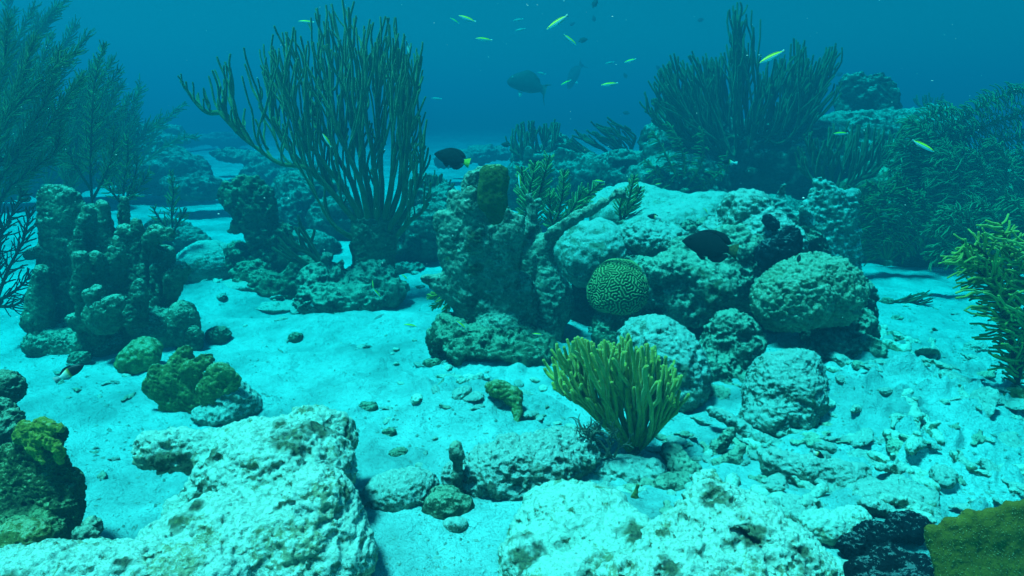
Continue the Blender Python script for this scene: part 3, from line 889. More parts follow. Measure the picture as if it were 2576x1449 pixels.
# --- left pillar cluster
Yl = 2.36
r = Rock(k=5, vox=2.6)
r.c([(160, 850, Yl, 70), (160, 720, Yl, 64), (162, 620, Yl, 60), (158, 540, Yl, 56), (156, 510, Yl, 44)], flat=.5)
r.c([(125, 560, Yl, 34), (120, 495, Yl, 24), (150, 486, Yl, 17)], flat=.6).c([(150, 500, Yl, 18), (185, 495, Yl, 15), (205, 520, Yl, 17)], flat=.7)
r.c([(205, 640, Yl - .03, 30), (216, 560, Yl - .03, 20), (222, 530, Yl - .02, 16)], flat=.8)
r.c([(225, 640, Yl, 18), (232, 580, Yl, 12)], flat=.8)
r.c([(262, 760, Yl, 44), (268, 640, Yl, 32), (260, 570, Yl, 22), (257, 520, Yl, 18)], flat=.7)
r.c([(310, 740, Yl, 46), (312, 650, Yl, 38), (316, 594, Yl, 28)], flat=.6).c([(290, 640, Yl, 28), (292, 590, Yl, 20)], flat=.7)
r.c([(311, 600, Yl + .06, 14), (311, 505, Yl + .06, 11)])
r.c([(348, 720, Yl, 30), (347, 620, Yl, 18), (345, 565, Yl, 16)], flat=.8)
r.c([(370, 740, Yl, 42), (380, 660, Yl, 28), (384, 620, Yl - .02, 22)], flat=.8)
r.c([(376, 606, Yl - .05, 19), (395, 588, Yl - .06, 21), (422, 588, Yl - .06, 19)], flat=.8)
r.c([(385, 760, Yl, 40), (410, 680, Yl - .02, 30), (420, 636, Yl - .02, 20)], flat=.8)
r.c([(400, 770, Yl, 40), (436, 700, Yl - .04, 22), (456, 678, Yl - .04, 22)], flat=.9)
r.c([(240, 870, Yl - .14, 46), (234, 720, Yl - .16, 27), (242, 655, Yl - .16, 23)], flat=.9)
r.c([(205, 800, Yl - .2, 34), (208, 700, Yl - .22, 21), (206, 648, Yl - .22, 19)], flat=.9)
r.c([(275, 720, Yl - .12, 26), (284, 650, Yl - .13, 18), (280, 630, Yl - .13, 13)], flat=.9)
r.c([(300, 690, Yl - .1, 20), (298, 625, Yl - .1, 15), (292, 604, Yl - .1, 11)], flat=.9)
r.c([(100, 810, Yl - .1, 40), (102, 720, Yl - .1, 24), (106, 684, Yl - .1, 18)], flat=.9).c([(75, 640, Yl - .02, 10), (100, 632, Yl - .02, 13), (130, 640, Yl - .02, 10)], flat=1.3)
r.e(258, 800, Yl - .26, 50, 44, 26, 0).c([(235, 745, Yl - .26, 22), (245, 735, Yl - .26, 18)]).c([(265, 780, Yl - .26, 34), (292, 762, Yl - .27, 24)])
r.c([(330, 800, Yl - .14, 40), (345, 740, Yl - .14, 24), (352, 718, Yl - .14, 16)], flat=.9)
r.e(240, 860, Yl - .06, 150, 56, 90).e(395, 830, Yl - .04, 90, 66, 80).e(462, 815, Yl - .08, 38, 62, 46).e(130, 860, Yl - .1, 66, 44, 60)
r.s(165, 770, Yl - .22, 34, 30, 60).s(330, 700, Yl - .12, 14, 60, 40).s(228, 780, Yl - .12, 12, 60, 50).s(222, 640, Yl - .06, 9, 60, 40).s(288, 560, Yl, 7, 50, 40).s(362, 690, Yl - .06, 8, 50, 30).s(300, 850, Yl - .2, 14, 40, 40).s(400, 740, Yl - .08, 9, 50, 30).s(180, 690, Yl - .16, 12, 50, 30).s(340, 830, Yl - .2, 24, 18, 40).s(130, 790, Yl - .16, 12, 50, 30)
r.build("pillar_coral", "cluster of dark dead coral pillars and knobs rising from sand on the left", "coral", M['pillar'], disp=[(60, 4, 'n'), (28, 3, 'k'), (14, 2.2, 'r'), (8, 1.2, 'n')], seed=47)
r = Rock(k=10, vox=2.8)
r.e(343, 878, 2.02, 56, 42, 40, 20).e(360, 850, 2.05, 40, 30, 36)
r.build("brain_coral", "greenish wrinkled brain coral lump below the dark pillar cluster", "coral", M['plate'], disp=[(50, 4, 'n'), (13, 4, 'w'), (8, 1, 'n')], seed=48)
for i, (x, y, rx, ry, lab) in enumerate([
        (197, 893, 27, 20, "small dark round stone on the sand in front of the pillar cluster"),
        (120, 862, 40, 24, "dark mossy stone under the left pillar's foot"),
        (250, 872, 34, 18, "dark flat stone between the round stone and the brain coral lump"),
        (548, 833, 30, 24, "dark brown stone alone on the pale sand right of the pillar cluster"),
        (486, 848, 24, 36, "dark upright stone at the right foot of the pillar cluster"),
        (742, 838, 18, 14, "small dark pointed stone in the middle of the pale sand"),
        (925, 1018, 26, 13, "small dark flat stone on the sand behind the large pale boulder"),
        (975, 1088, 20, 15, "small dark tufted stone on the sand right of the large pale boulder"),
        (1000, 1138, 24, 12, "low grey stone on sand below the small tufted stone"),
        (1085, 905, 22, 13, "small grey stone at the left foot of the undercut boulder"),
        (1080, 690, 18, 12, "dark nub of stone lying left of the tall dead coral")]):
    Y = gD(y + ry * .7)
    q = Rock(k=8, vox=2.2)
    q.e(x, y, Y, rx, ry, rx * .8).e(x + rx * .4, y - ry * .3, Y, rx * .5, ry * .6, rx * .5)
    q.build("stone", lab, "stone", M['turf_rock'], disp=[(30, 4, 'n'), (12, 2.5, 'r')], seed=60 + i, group="loose dark stones on the sand")

# --- plate fire coral, left of centre on the sand
Yf = 1.73
r = Rock(k=9, vox=2.6)
r.c([(470, 1010, Yf, 30), (455, 960, Yf, 50), (462, 910, Yf, 28), (470, 880, Yf, 15)], flat=.35)
r.c([(440, 970, Yf, 40), (400, 965, Yf, 30), (375, 985, Yf, 16)], flat=.35)
r.c([(410, 950, Yf, 20), (395, 930, Yf, 14)], flat=.35)
r.c([(480, 930, Yf - .02, 26), (515, 905, Yf - .02, 14), (530, 895, Yf - .02, 8)], flat=.4)
r.c([(540, 990, Yf - .05, 46), (560, 955, Yf - .05, 38), (590, 960, Yf - .05, 16)], flat=.4)
r.c([(500, 1020, Yf, 40), (520, 980, Yf, 44)], flat=.5)
r.c([(450, 1010, Yf, 30), (456, 1060, Yf, 26)], flat=.6).c([(400, 975, Yf, 24), (430, 1050, Yf, 20)], flat=.5)
r.build("fire_coral", "olive-yellow upright plate coral with jagged edges standing on the sand, left of centre", "coral", M['plate'], disp=[(40, 5, 'n'), (16, 3, 'r'), (8, 1, 'n')], seed=80)
r = Rock(k=12, vox=3)
r.e(590, 1010, 1.71, 66, 54, 50, -30).e(550, 1040, 1.68, 62, 28, 50)
r.build("boulder", "small pale rock leaning against the olive-yellow plate coral", "boulder", M['pale_rock'], disp=ROUGH, seed=81)

# --- leaning dark elkhorn shape further back
Yd = 3.15
r = Rock(k=9, vox=3)
r.c([(680, 740, Yd, 60), (685, 670, Yd, 46), (665, 600, Yd, 40), (640, 540, Yd, 44), (625, 490, Yd, 42)], flat=.55)
r.c([(625, 500, Yd, 36), (612, 470, Yd, 26)], flat=.6)
r.c([(650, 520, Yd, 36), (640, 468, Yd, 22)], flat=.6).c([(665, 540, Yd, 30), (670, 490, Yd, 16)], flat=.6)
r.c([(610, 520, Yd, 30), (580, 500, Yd, 22), (572, 468, Yd, 16)], flat=.6).c([(580, 505, Yd, 22), (560, 490, Yd, 12)], flat=.6)
r.c([(625, 550, Yd, 22), (600, 570, Yd, 12), (586, 580, Yd, 10)], flat=.7)
r.c([(690, 620, Yd, 30), (715, 580, Yd, 20)], flat=.7).c([(700, 660, Yd, 36), (740, 625, Yd, 18)], flat=.7)
r.s(612, 540, Yd, 9, 13, 60)
r.build("elkhorn_coral", "dark leaning antler-shaped coral against pale sand, left of the tall sea rod", "coral", M['turf_rock'], disp=[(40, 7, 'r'), (16, 4, 'r'), (8, 1.6, 'n')], seed=82)
r = Rock(k=16, vox=3.6)
r.e(700, 720, 3.05, 90, 40, 70).e(640, 700, 3.1, 60, 50, 60).e(760, 690, 3.1, 46, 46, 50).e(610, 650, 3.2, 36, 40, 40)
r.build("reef_rock", "dark lumpy footing below the leaning antler-shaped coral", "reef rock", M['turf_rock'], disp=CRAG, seed=83)
r = Rock(k=14, vox=3.4)
r.e(525, 665, 3.3, 80, 58, 75, 0).e(480, 690, 3.3, 50, 40, 50)
r.build("boulder", "rounded finely wrinkled boulder behind the pillar cluster's right side", "boulder", M['pale_rock'], disp=[(80, 5, 'n'), (12, 2.2, 't'), (8, 1, 'n')], seed=84)
for i, (x, y, rx, ry, rot, lab) in enumerate([
        (590, 722, 66, 13, 3, "flat grey plate at the foot of the rounded wrinkled boulder"),
        (690, 742, 70, 11, -3, "long flat plate on sand below the antler-shaped coral's footing"),
        (640, 708, 40, 12, 12, "tilted flat plate leaning on the antler-shaped coral's footing")]):
    q = Rock(k=8, vox=2.8)
    q.e(x, y, gD(y + ry), rx, ry, rx * .6, rot)
    q.build("rock_slab", lab, "rock", M['pale_rock'], disp=SOFT, seed=86 + i)

# --- rock the tall sea rod stands on
r = Rock(k=14, vox=3.4)
r.e(860, 735, 2.86, 110, 42, 80, 0).e(800, 700, 2.9, 46, 50, 50).e(930, 700, 2.95, 70, 66, 60).e(900, 750, 2.8, 50, 30, 40)
r.c([(830, 690, 2.9, 24), (826, 640, 2.92, 15)]).c([(850, 690, 2.9, 20), (858, 650, 2.92, 12)])
r.e(980, 720, 2.9, 40, 30, 40).e(770, 750, 2.8, 40, 24, 36)
r.s(775, 775, 2.7, 36, 18, 40)
r.build("reef_rock", "dark knobbly rock that the tall branching sea rod grows from", "reef rock", M['reef_rock'], disp=CRAG, seed=90)

# --- reef further back
def back(name, lab, blobs, seed, mat='far_rock', vox=4.5, k=20, group=None, cat="reef rock"):
    q = Rock(k=k, vox=vox)
    for b in blobs: q.e(*b)
    return q.build(name, lab, cat, M[mat], disp=CRAG, seed=seed, group=group)
back("reef_rock", "hazy round reef head behind the tall sea rod's left limbs", [(780, 500, 4.7, 90, 74, 80), (720, 560, 4.5, 60, 60, 60), (840, 560, 4.4, 70, 70, 60), (780, 620, 4.0, 80, 40, 60)], 91)
back("reef_rock", "faint blue reef head far behind the leaning antler-shaped coral", [(690, 430, 7.2, 80, 36, 70), (660, 415, 7.2, 26, 30, 30), (760, 440, 6.8, 60, 40, 60)], 92)
back("reef_rock", "faint low reef on the far sand at left, below the hazy sea plumes", [(430, 430, 6.5, 90, 60, 80), (350, 400, 6.8, 80, 80, 80), (480, 470, 5.6, 70, 34, 60)], 93)
back("reef_rock", "far faded reef line on the left horizon", [(500, 345, 15.5, 110, 16, 60), (380, 335, 15.0, 100, 24, 60), (600, 350, 16.5, 60, 10, 40)], 94)
back("reef_rock", "dark reef head behind the tall sea rod's right side", [(1060, 590, 3.75, 80, 74, 70), (1010, 620, 3.7, 50, 50, 50), (1120, 530, 3.9, 60, 60, 60), (1080, 490, 4.1, 70, 50, 60)], 95)
back("reef_rock", "small plate of pale reef on the shaded sand left of the tall dead coral", [(1015, 655, 3.55, 50, 10, 40)], 96, vox=3)
back("reef_rock", "mid-distance reef topped with finger sponges in the centre", [(1380, 450, 5.0, 110, 60, 80), (1330, 400, 5.2, 46, 40, 50), (1400, 380, 5.2, 40, 40, 50), (1480, 460, 4.8, 100, 70, 80), (1300, 470, 5.0, 60, 50, 60), (1580, 450, 4.7, 90, 70, 80)], 97)
back("reef_rock", "faint low reef mound on the pale far sand beyond the tall sea rod's left limbs", [(600, 395, 8.0, 60, 16, 50), (560, 385, 8.4, 30, 16, 30), (640, 402, 7.6, 30, 12, 30)], 201)
back("reef_rock", "faded reef patch on the far sand right of the tall sea rod", [(1180, 395, 9.0, 60, 14, 50), (1140, 405, 8.4, 40, 12, 40), (1230, 388, 9.2, 60, 18, 50)], 202)
back("reef_rock", "hazy reef slope rising at the far left behind the sea plumes", [(120, 420, 6.0, 160, 70, 90), (260, 400, 6.6, 120, 60, 80), (-20, 400, 5.6, 130, 110, 90)], 203)
back("reef_rock", "low hazy rise near the horizon between the left plumes and the tall sea rod", [(350, 345, 9.0, 110, 34, 80), (420, 355, 8.8, 60, 20, 50)], 205)
back("reef_rock", "dark low reef lump behind the rounded wrinkled boulder at left", [(420, 565, 4.1, 60, 40, 50), (460, 580, 4.0, 60, 34, 50), (500, 590, 3.95, 34, 34, 36)], 204)
q = Rock(k=8, vox=3)
for x, y, rr in ((1355, 395, 16), (1408, 375, 13), (1430, 385, 17), (1460, 390, 15), (1500, 400, 13), (1545, 400, 15), (1330, 370, 11)):
    q.c([(x, y + 60, 4.85, rr + 4), (x, y + 8, 4.85, rr)], flat=.8)
q.build("finger_sponge", "row of stubby round-topped sponges on the mid-distance reef", "sponge", M['far_rock'], disp=[(30, 4, 'n'), (12, 1.5, 'n')], seed=98)
back("reef_rock", "big dark reef mound under the bushy sea rod on the right", [(1880, 420, 4.5, 280, 120, 110), (1730, 380, 4.6, 110, 90, 80), (1700, 470, 4.2, 130, 80, 90), (2050, 420, 4.4, 160, 110, 100), (2150, 370, 4.5, 120, 80, 80), (2240, 330, 4.8, 90, 50, 70), (2330, 340, 4.6, 110, 70, 80), (2110, 330, 4.7, 90, 50, 60), (1660, 350, 4.7, 50, 50, 50), (1850, 600, 3.8, 260, 110, 90)], 99, vox=6)
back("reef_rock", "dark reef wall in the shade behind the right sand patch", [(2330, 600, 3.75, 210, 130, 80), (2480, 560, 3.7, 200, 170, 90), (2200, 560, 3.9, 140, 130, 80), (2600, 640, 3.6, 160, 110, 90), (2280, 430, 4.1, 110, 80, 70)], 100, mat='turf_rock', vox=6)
q = Rock(k=7, vox=3)
q.c([(2190, 310, 5.0, 60), (2185, 240, 5.0, 40), (2195, 200, 5.0, 16)], flat=.5).c([(2170, 250, 5.0, 24), (2165, 190, 5.0, 12)], flat=.5).c([(2215, 250, 5.0, 20), (2218, 190, 5.0, 11)], flat=.5).c([(2140, 300, 5.0, 40), (2115, 260, 5.0, 16)], flat=.6)
q.c([(2150, 280, 5.0, 46), (2140, 215, 5.0, 30)], flat=.5).c([(2225, 280, 5.0, 40), (2235, 215, 5.0, 20)], flat=.5).c([(2235, 300, 5.0, 36), (2250, 280, 5.0, 20)], flat=.5)
q.build("blade_coral", "hazy knobby blade coral standing against open water behind the bushy sea rod", "coral", M['far_rock'], disp=[(50, 9, 'n'), (24, 5, 'r'), (12, 2, 'r')], seed=101)
# ------------------------------------------------------------------ soft corals
rng = np.random.default_rng(5)

def env_y(env, x):
    e = np.asarray(env, float)
    return np.interp(x, e[:, 0], e[:, 1])

def bez(P0, P1, P2, P3, n):
    t = np.linspace(0, 1, n)[None, :, None]
    return (1 - t) ** 3 * P0[:, None] + 3 * (1 - t) ** 2 * t * P1[:, None] + 3 * (1 - t) * t ** 2 * P2[:, None] + t ** 3 * P3[:, None]

def wiggle(P, wl, amp, seed):
    """bend paths a little; nothing at the root"""
    n = P.shape[1]
    w = np.linspace(0, 1, n)[None, :, None] ** 0.7
    q = P / wl + seed * 13.1 + np.arange(P.shape[0])[:, None, None] * 3.7
    d = np.stack([perlin(q), perlin(q + 40), perlin(q + 80)], -1)
    return P + d * amp * w

def sea_rod(name, label, cat, base, limbs, env, nf, rf, rl, mat, holdfast, group=None, radial=0.3, spread=40, twin=0.5, tmin=0.25, short=0.45, seed=1, n=12, sides=7, minlen=40, lean=0.0, low=None):
    """bush of finger-like rods: traced main limbs, each with fingers that bend upwards to the crown's outline"""
    g = np.random.default_rng(seed)
    bx, by, bY = base
    s = pxs(bx, by, bY)
    root = thing(name, label, cat, at(bx, by, bY), group)
    V, F = holdfast.mesh([(40, 4, 'n'), (16, 3, 'r')], seed)
    obj("holdfast", V, F, M['turf_rock'], root)
    L = []
    tot = 0
    for lp in limbs:
        pts = np.array([(p[0], p[1], bY + (p[2] if len(p) > 2 else 0) * s) for p in lp], float)
        q = smooth_path(pts, 40)
        ln = np.linalg.norm(np.diff(q[:, :2], axis=0), axis=1).sum()
        L.append((q, ln)); tot += ln
    for li, (q, ln) in enumerate(L):
        mb = MB()
        W = at_many(q[:, 0], q[:, 1], q[:, 2])
        t = np.linspace(0, 1, len(q))
        rad = (rl + (rf * 1.15 - rl) * t ** 0.75) * s
        W = wiggle(W[None], 60 * s, 5 * s, seed + li)[0]
        v, f = tubes(W, rad[None], 9); mb.add(v, f)
        k = max(2, int(round(nf * ln / tot)))
        ti = np.clip(tmin + (1 - tmin) * (np.arange(k) + g.uniform(0, 1, k)) / k, 0, 0.97)
        i = (ti * (len(q) - 1)).astype(int)
        st = q[i]; tg = q[np.minimum(i + 2, len(q) - 1)] - q[np.maximum(i - 2, 0)]
        tg[:, 2] /= s
        tg /= np.linalg.norm(tg, axis=1)[:, None] + 1e-9
        dx = (st[:, 0] - bx); dy = by - st[:, 1]
        rd = np.stack([dx, -np.abs(dy)], 1); rd /= np.linalg.norm(rd, axis=1)[:, None] + 1e-9
        Wp0 = []; Wp3 = []; C1 = []; C2 = []; RR = []
        for a in range(k):
            d = radial * rd[a] + (1 - radial) * np.array([lean, -1.0])
            d = d + g.normal(0, 0.15, 2); d /= np.linalg.norm(d)
            # march to the outline
            m = np.arange(10, 900, 6)
            xs, ys = st[a, 0] + d[0] * m, st[a, 1] + d[1] * m
            inside = (ys > env_y(env, xs)) & (xs > env[0][0] - 4) & (xs < env[-1][0] + 4)
            full = m[np.argmin(inside)] if not inside.all() else 300
            if not inside[0]: full = minlen * .6
            ll = full * (1 - short * g.random() ** 1.3)
            if ll < minlen * .5: ll = minlen * g.uniform(.5, 1)
            tip = st[a, :2] + d * ll
            dY = g.normal(0, spread) * s * min(1, ll / 120)
            p0 = st[a]; p3 = np.array([tip[0], tip[1], p0[2] + dY])
            c1 = p0 + np.array([tg[a, 0], tg[a, 1], 0]) * ll * .28 + np.array([0, 0, dY * .5])
            c2 = p3 - np.array([d[0] * .55 , d[1] * .9, 0]) * ll * .4 + np.array([0, 0, -dY * .1])
            Wp0.append(p0); Wp3.append(p3); C1.append(c1); C2.append(c2); RR.append(ll)
            if g.random() < twin and ll > minlen * 1.2:
                u = g.uniform(.25, .55)
                pm = (1 - u) ** 3 * p0 + 3 * (1 - u) ** 2 * u * c1 + 3 * (1 - u) * u * u * c2 + u ** 3 * p3
                off = g.choice([-1, 1]) * g.uniform(1.6, 3.2) * rf * 1.6
                ll2 = ll * (1 - u) * g.uniform(.7, 1.05)
                t3 = pm + np.array([d[0] * ll2 + off, d[1] * ll2, g.normal(0, spread) * s * .4])
                Wp0.append(pm); Wp3.append(t3)
                C1.append(pm + np.array([off * .8 + d[0] * ll2 * .15, d[1] * ll2 * .18, 0])); C2.append(t3 - np.array([d[0] * .4, d[1] * .4, 0]) * ll2)
                RR.append(ll2)
        B = bez(np.array(Wp0), np.array(C1), np.array(C2), np.array(Wp3), n)
        P = at_many(B[..., 0], B[..., 1], B[..., 2])
        P = wiggle(P, 60 * s, (12 if rf < 3 else 9) * s * min(1, rf / 2.8), seed + li * 7.7)
        tt = np.linspace(0, 1, n)[None]
        rr = rf * s * g.uniform(.82, 1.12, (len(P), 1)) * (1.18 - .26 * tt) * (1 + .05 * np.sin(tt * 40 + np.arange(len(P))[:, None]))
        v, f = tubes(P, rr, sides); mb.add(v, f)
        mb.build("branch", mat, root)
    return root

# --- the tall branching rod left of the middle
hb = Rock(k=14, vox=3.2)
hb.c([(935, 720, 2.98, 50), (930, 650, 2.98, 40), (925, 600, 2.98, 34), (935, 570, 2.98, 26)], flat=.8)
hb.c([(960, 700, 2.98, 36), (975, 620, 2.98, 18), (1000, 570, 2.98, 9)], flat=.8)
hb.c([(905, 620, 2.98, 24), (896, 560, 2.98, 14)]).c([(950, 620, 2.98, 20), (965, 560, 2.98, 14)]).e(940, 730, 2.96, 70, 30, 56)
base = (935, 640, 2.98)
limbs = [
    [(930, 600), (880, 540, -6), (820, 470, -14), (770, 425, -20), (700, 412, -26), (640, 370, -26), (590, 325, -24), (548, 280, -22)],
    [(920, 590), (850, 500, 10), (790, 440, 16), (730, 380, 20), (690, 320, 22), (655, 270, 24)],
    [(600, 330, -24), (560, 285, -20), (520, 280, -18), (485, 250, -16), (455, 205, -16)],
    [(925, 590), (880, 500, 0), (830, 430, -10), (780, 370, -16), (740, 310, -20), (715, 260, -20)],
    [(915, 570), (890, 470, 30), (845, 390, 40), (800, 330, 44), (785, 260, 46)],
    [(930, 570), (910, 470, -20), (880, 400, -28), (850, 330, -30), (835, 240, -30)],
    [(940, 570), (925, 470, 10), (905, 380, 14), (880, 300, 16), (865, 210, 18)],
    [(950, 560), (945, 460, -14), (935, 380, -18), (920, 300, -22), (915, 200, -24)],
    [(955, 560), (960, 470, 26), (955, 390, 34), (950, 300, 38), (945, 200, 40)],
    [(965, 560), (985, 470, -8), (990, 390, -12), (985, 310, -14), (985, 200, -16)],
    [(970, 570), (1000, 490, 12), (1010, 420, 16), (1005, 350, 18), (1012, 240, 20)],
    [(975, 580), (1015, 510, -12), (1020, 420, -18), (1030, 330, -20), (1048, 220, -22), (1058, 140, -22)],
    [(985, 590), (1030, 520, 8), (1048, 470, 10), (1060, 430, 10), (1055, 370, 10)],
    [(990, 600), (1030, 560, -10), (1055, 540, -12), (1075, 510, -14)],
    [(900, 600), (870, 590, -20), (845, 570, -26), (830, 555, -28)],
]
env = [(450, 200), (456, 205), (520, 180), (550, 155), (600, 130), (640, 130), (660, 98), (700, 66), (735, 72), (780, 60), (810, -10), (850, 10), (895, -5), (925, 50), (960, 40), (1000, 45), (1015, 75), (1035, 125), (1062, 130), (1078, 370)]
sea_rod("sea_rod", "tall dark olive branching sea rod with long upright fingers left of the middle", "soft coral", base, limbs, env, 235, 2.6, 9.5, M['rod'], hb, radial=.34, spread=74, twin=.9, tmin=.20, short=.95, seed=3, n=16, minlen=50)

# --- the yellow-green rod in front
hb = Rock(k=8, vox=2.2)
hb.e(1592, 1150, 1.47, 30, 10, 20).c([(1592, 1148, 1.47, 15), (1596, 1125, 1.47, 12)])
base = (1594, 1140, 1.47)
limbs = [
    [(1590, 1140), (1540, 1090, -4), (1480, 1030, -10), (1430, 1000, -14), (1395, 975, -16)],
    [(1590, 1135), (1530, 1060, 10), (1470, 990, 18), (1430, 940, 22)],
    [(1590, 1130), (1545, 1050, -20), (1500, 970, -30), (1470, 920, -34)],
    [(1592, 1130), (1560, 1040, 20), (1530, 960, 30), (1510, 910, 34)],
    [(1594, 1130), (1580, 1040, -16), (1560, 960, -26), (1550, 900, -30)],
    [(1595, 1130), (1595, 1040, 24), (1590, 950, 34), (1590, 890, 40)],
    [(1596, 1130), (1610, 1050, -24), (1625, 970, -34), (1635, 920, -40)],
    [(1596, 1130), (1630, 1050, 10), (1655, 980, 16), (1670, 940, 18)],
    [(1597, 1135), (1640, 1070, -14), (1675, 1010, -20), (1695, 975, -20)],
    [(1598, 1140), (1640, 1100, 6), (1675, 1060, 8), (1700, 1035, 8)],
]
env = [(1380, 985), (1386, 930), (1400, 890), (1425, 858), (1475, 848), (1490, 880), (1520, 862), (1545, 850), (1562, 836), (1600, 852), (1615, 868), (1650, 868), (1655, 900), (1690, 905), (1706, 960), (1712, 1060)]
sea_rod("sea_rod", "bright yellow-green fan of thick finger rods on the pale rubble in front", "soft coral", base, limbs, env, 235, 4.5, 7, M['rod_near'], hb, radial=.50, spread=72, twin=.8, tmin=.10, short=.86, seed=8, n=14, sides=9, minlen=46)

# --- the large bushy rod on the right
hb = Rock(k=14, vox=4)
hb.c([(1870, 420, 4.3, 22), (1875, 370, 4.3, 17), (1872, 330, 4.3, 13)], flat=.9).e(1870, 430, 4.3, 40, 18, 40)
base = (1872, 400, 4.3)
limbs = []
g = np.random.default_rng(4)
for (x, y, d) in ((1625, 262, -10), (1650, 230, 20), (1680, 200, -26), (1700, 250, 40), (1730, 190, 16), (1765, 170, -30), (1790, 230, 44), (1800, 170, 22), (1850, 200, -40),
                  (1880, 180, 30), (1910, 230, -20), (1940, 190, 10), (1970, 160, 36), (2000, 200, -30), (2030, 170, 14), (2060, 170, -16), (2080, 200, 30), (2095, 150, 0), (2050, 250, -40), (1740, 290, -44), (1980, 270, 44), (1690, 300, 0), (1640, 285, 14), (1780, 310, -30), (1830, 260, 30), (1900, 280, -46), (1960, 310, 26), (2040, 300, -10), (1860, 300, 50), (1820, 330, -50), (2000, 330, 50)):
    mx = 1872 + (x - 1872) * .55; my = 400 + (y - 400) * .42
    limbs.append([(1872, 390), (1872 + (x - 1872) * .25, 350 - 10 * g.random(), d * .4), (mx, my + 20, d * .8), (x, y + 18, d * 1.2)])
limbs.append([(1868, 330), (1862, 250, -14), (1850, 170, -18), (1848, 110, -20), (1862, 60, -20)])
env = [(1612, 250), (1625, 225), (1640, 200), (1670, 165), (1700, 130), (1725, 140), (1750, 125), (1790, 140), (1825, 130), (1826, 60), (1845, 20), (1870, 0), (1905, -5), (1912, 60), (1915, 115), (1935, 160), (1980, 120), (2010, 105), (2025, 90), (2040, 140), (2075, 120), (2100, 105), (2128, 130), (2130, 170)]
sea_rod("sea_rod", "large dark bushy sea rod with a tall plume-like tuft on the right reef mound", "soft coral", base, limbs, env, 330, 2.6, 4, M['rod_far'], hb, radial=.40, spread=44, twin=.9, tmin=.3, short=.75, seed=12, n=10, sides=6, minlen=40)

# --- thin loose rod right of it
hb = Rock(k=8, vox=3); hb.e(2090, 505, 3.7, 40, 16, 30)
limbs = [[(2090, 500), (2040, 450, -6), (2010, 420, -10)], [(2090, 500), (2060, 420, 10), (2040, 380, 12)], [(2090, 500), (2090, 420, -12), (2080, 370, -16)], [(2092, 500), (2120, 430, 16), (2130, 380, 20)], [(2094, 500), (2150, 440, -10), (2180, 390, -14)], [(2096, 500), (2180, 440, 10), (2230, 400, 14), (2270, 330, 16)], [(2092, 500), (2140, 460, -20), (2200, 440, -26)]]
env = [(1990, 400), (2020, 340), (2060, 330), (2100, 320), (2150, 300), (2200, 320), (2240, 330), (2285, 310), (2290, 330)]
sea_rod("sea_rod", "loose open sea rod with thin dark whips behind the spiky blade coral", "soft coral", (2091, 500, 3.7), limbs, env, 70, 2.7, 5, M['rod_far'], hb, radial=.45, spread=30, twin=.6, short=.5, seed=14, n=9, sides=5, minlen=50)

# --- rods on the mid-distance reef
hb = Rock(k=8, vox=3.5); hb.e(1345, 450, 5.1, 40, 20, 30)
limbs = [[(1345, 450), (1310, 400, -6), (1285, 375, -10)], [(1345, 450), (1325, 390, 10), (1305, 350, 12)], [(1345, 450), (1340, 380, -10), (1340, 340, -10)], [(1347, 450), (1365, 390, 10), (1380, 350, 12)], [(1347, 450), (1385, 400, -6), (1396, 350, -8)], [(1347, 450), (1390, 420, 6), (1402, 380, 8)]]
env = [(1272, 340), (1290, 325), (1320, 300), (1340, 300), (1360, 320), (1385, 300), (1406, 310), (1410, 330)]
sea_rod("sea_rod", "small hazy upright sea rod on the mid-distance reef in the centre", "soft coral", (1346, 450, 5.1), limbs, env, 46, 3.0, 5, M['rod_far'], hb, radial=.3, spread=30, seed=16, n=8, sides=5, minlen=40)
hb = Rock(k=8, vox=3.5); hb.e(1560, 430, 5.0, 40, 20, 30)
limbs = [[(1560, 425), (1520, 400, -4), (1470, 385, -10), (1430, 375, -10)], [(1560, 420), (1520, 375, 10), (1470, 350, 12)], [(1562, 420), (1548, 360, -10), (1520, 325, -10)], [(1564, 420), (1560, 360, 12), (1552, 320, 12)], [(1564, 420), (1590, 370, -6), (1600, 345, -8)], [(1562, 425), (1520, 415, -14), (1460, 420, -16)]]
env = [(1415, 360), (1460, 345), (1500, 318), (1530, 308), (1560, 312), (1590, 330), (1612, 340)]
sea_rod("sea_rod", "hazy sea rod swept sideways by the surge, centre of the mid-distance reef", "soft coral", (1561, 425, 5.0), limbs, env, 60, 2.7, 5, M['rod_far'], hb, radial=.25, lean=-1.6, spread=26, seed=18, n=8, sides=5, minlen=50)
hb = Rock(k=8, vox=3.5); hb.e(1085, 520, 4.0, 30, 16, 26)
limbs = [[(1085, 515), (1060, 480, -6)], [(1085, 515), (1070, 475, 8)], [(1086, 515), (1088, 470, -8)], [(1087, 515), (1105, 475, 8)], [(1087, 515), (1125, 485, -4)]]
env = [(1035, 480), (1055, 450), (1090, 432), (1125, 445), (1145, 470)]
sea_rod("sea_rod", "low tuft of short dark rods on the reef head right of the tall sea rod", "soft coral", (1086, 515, 4.0), limbs, env, 40, 2.4, 4, M['rod_far'], hb, radial=.6, spread=24, seed=20, n=7, sides=5, minlen=26)
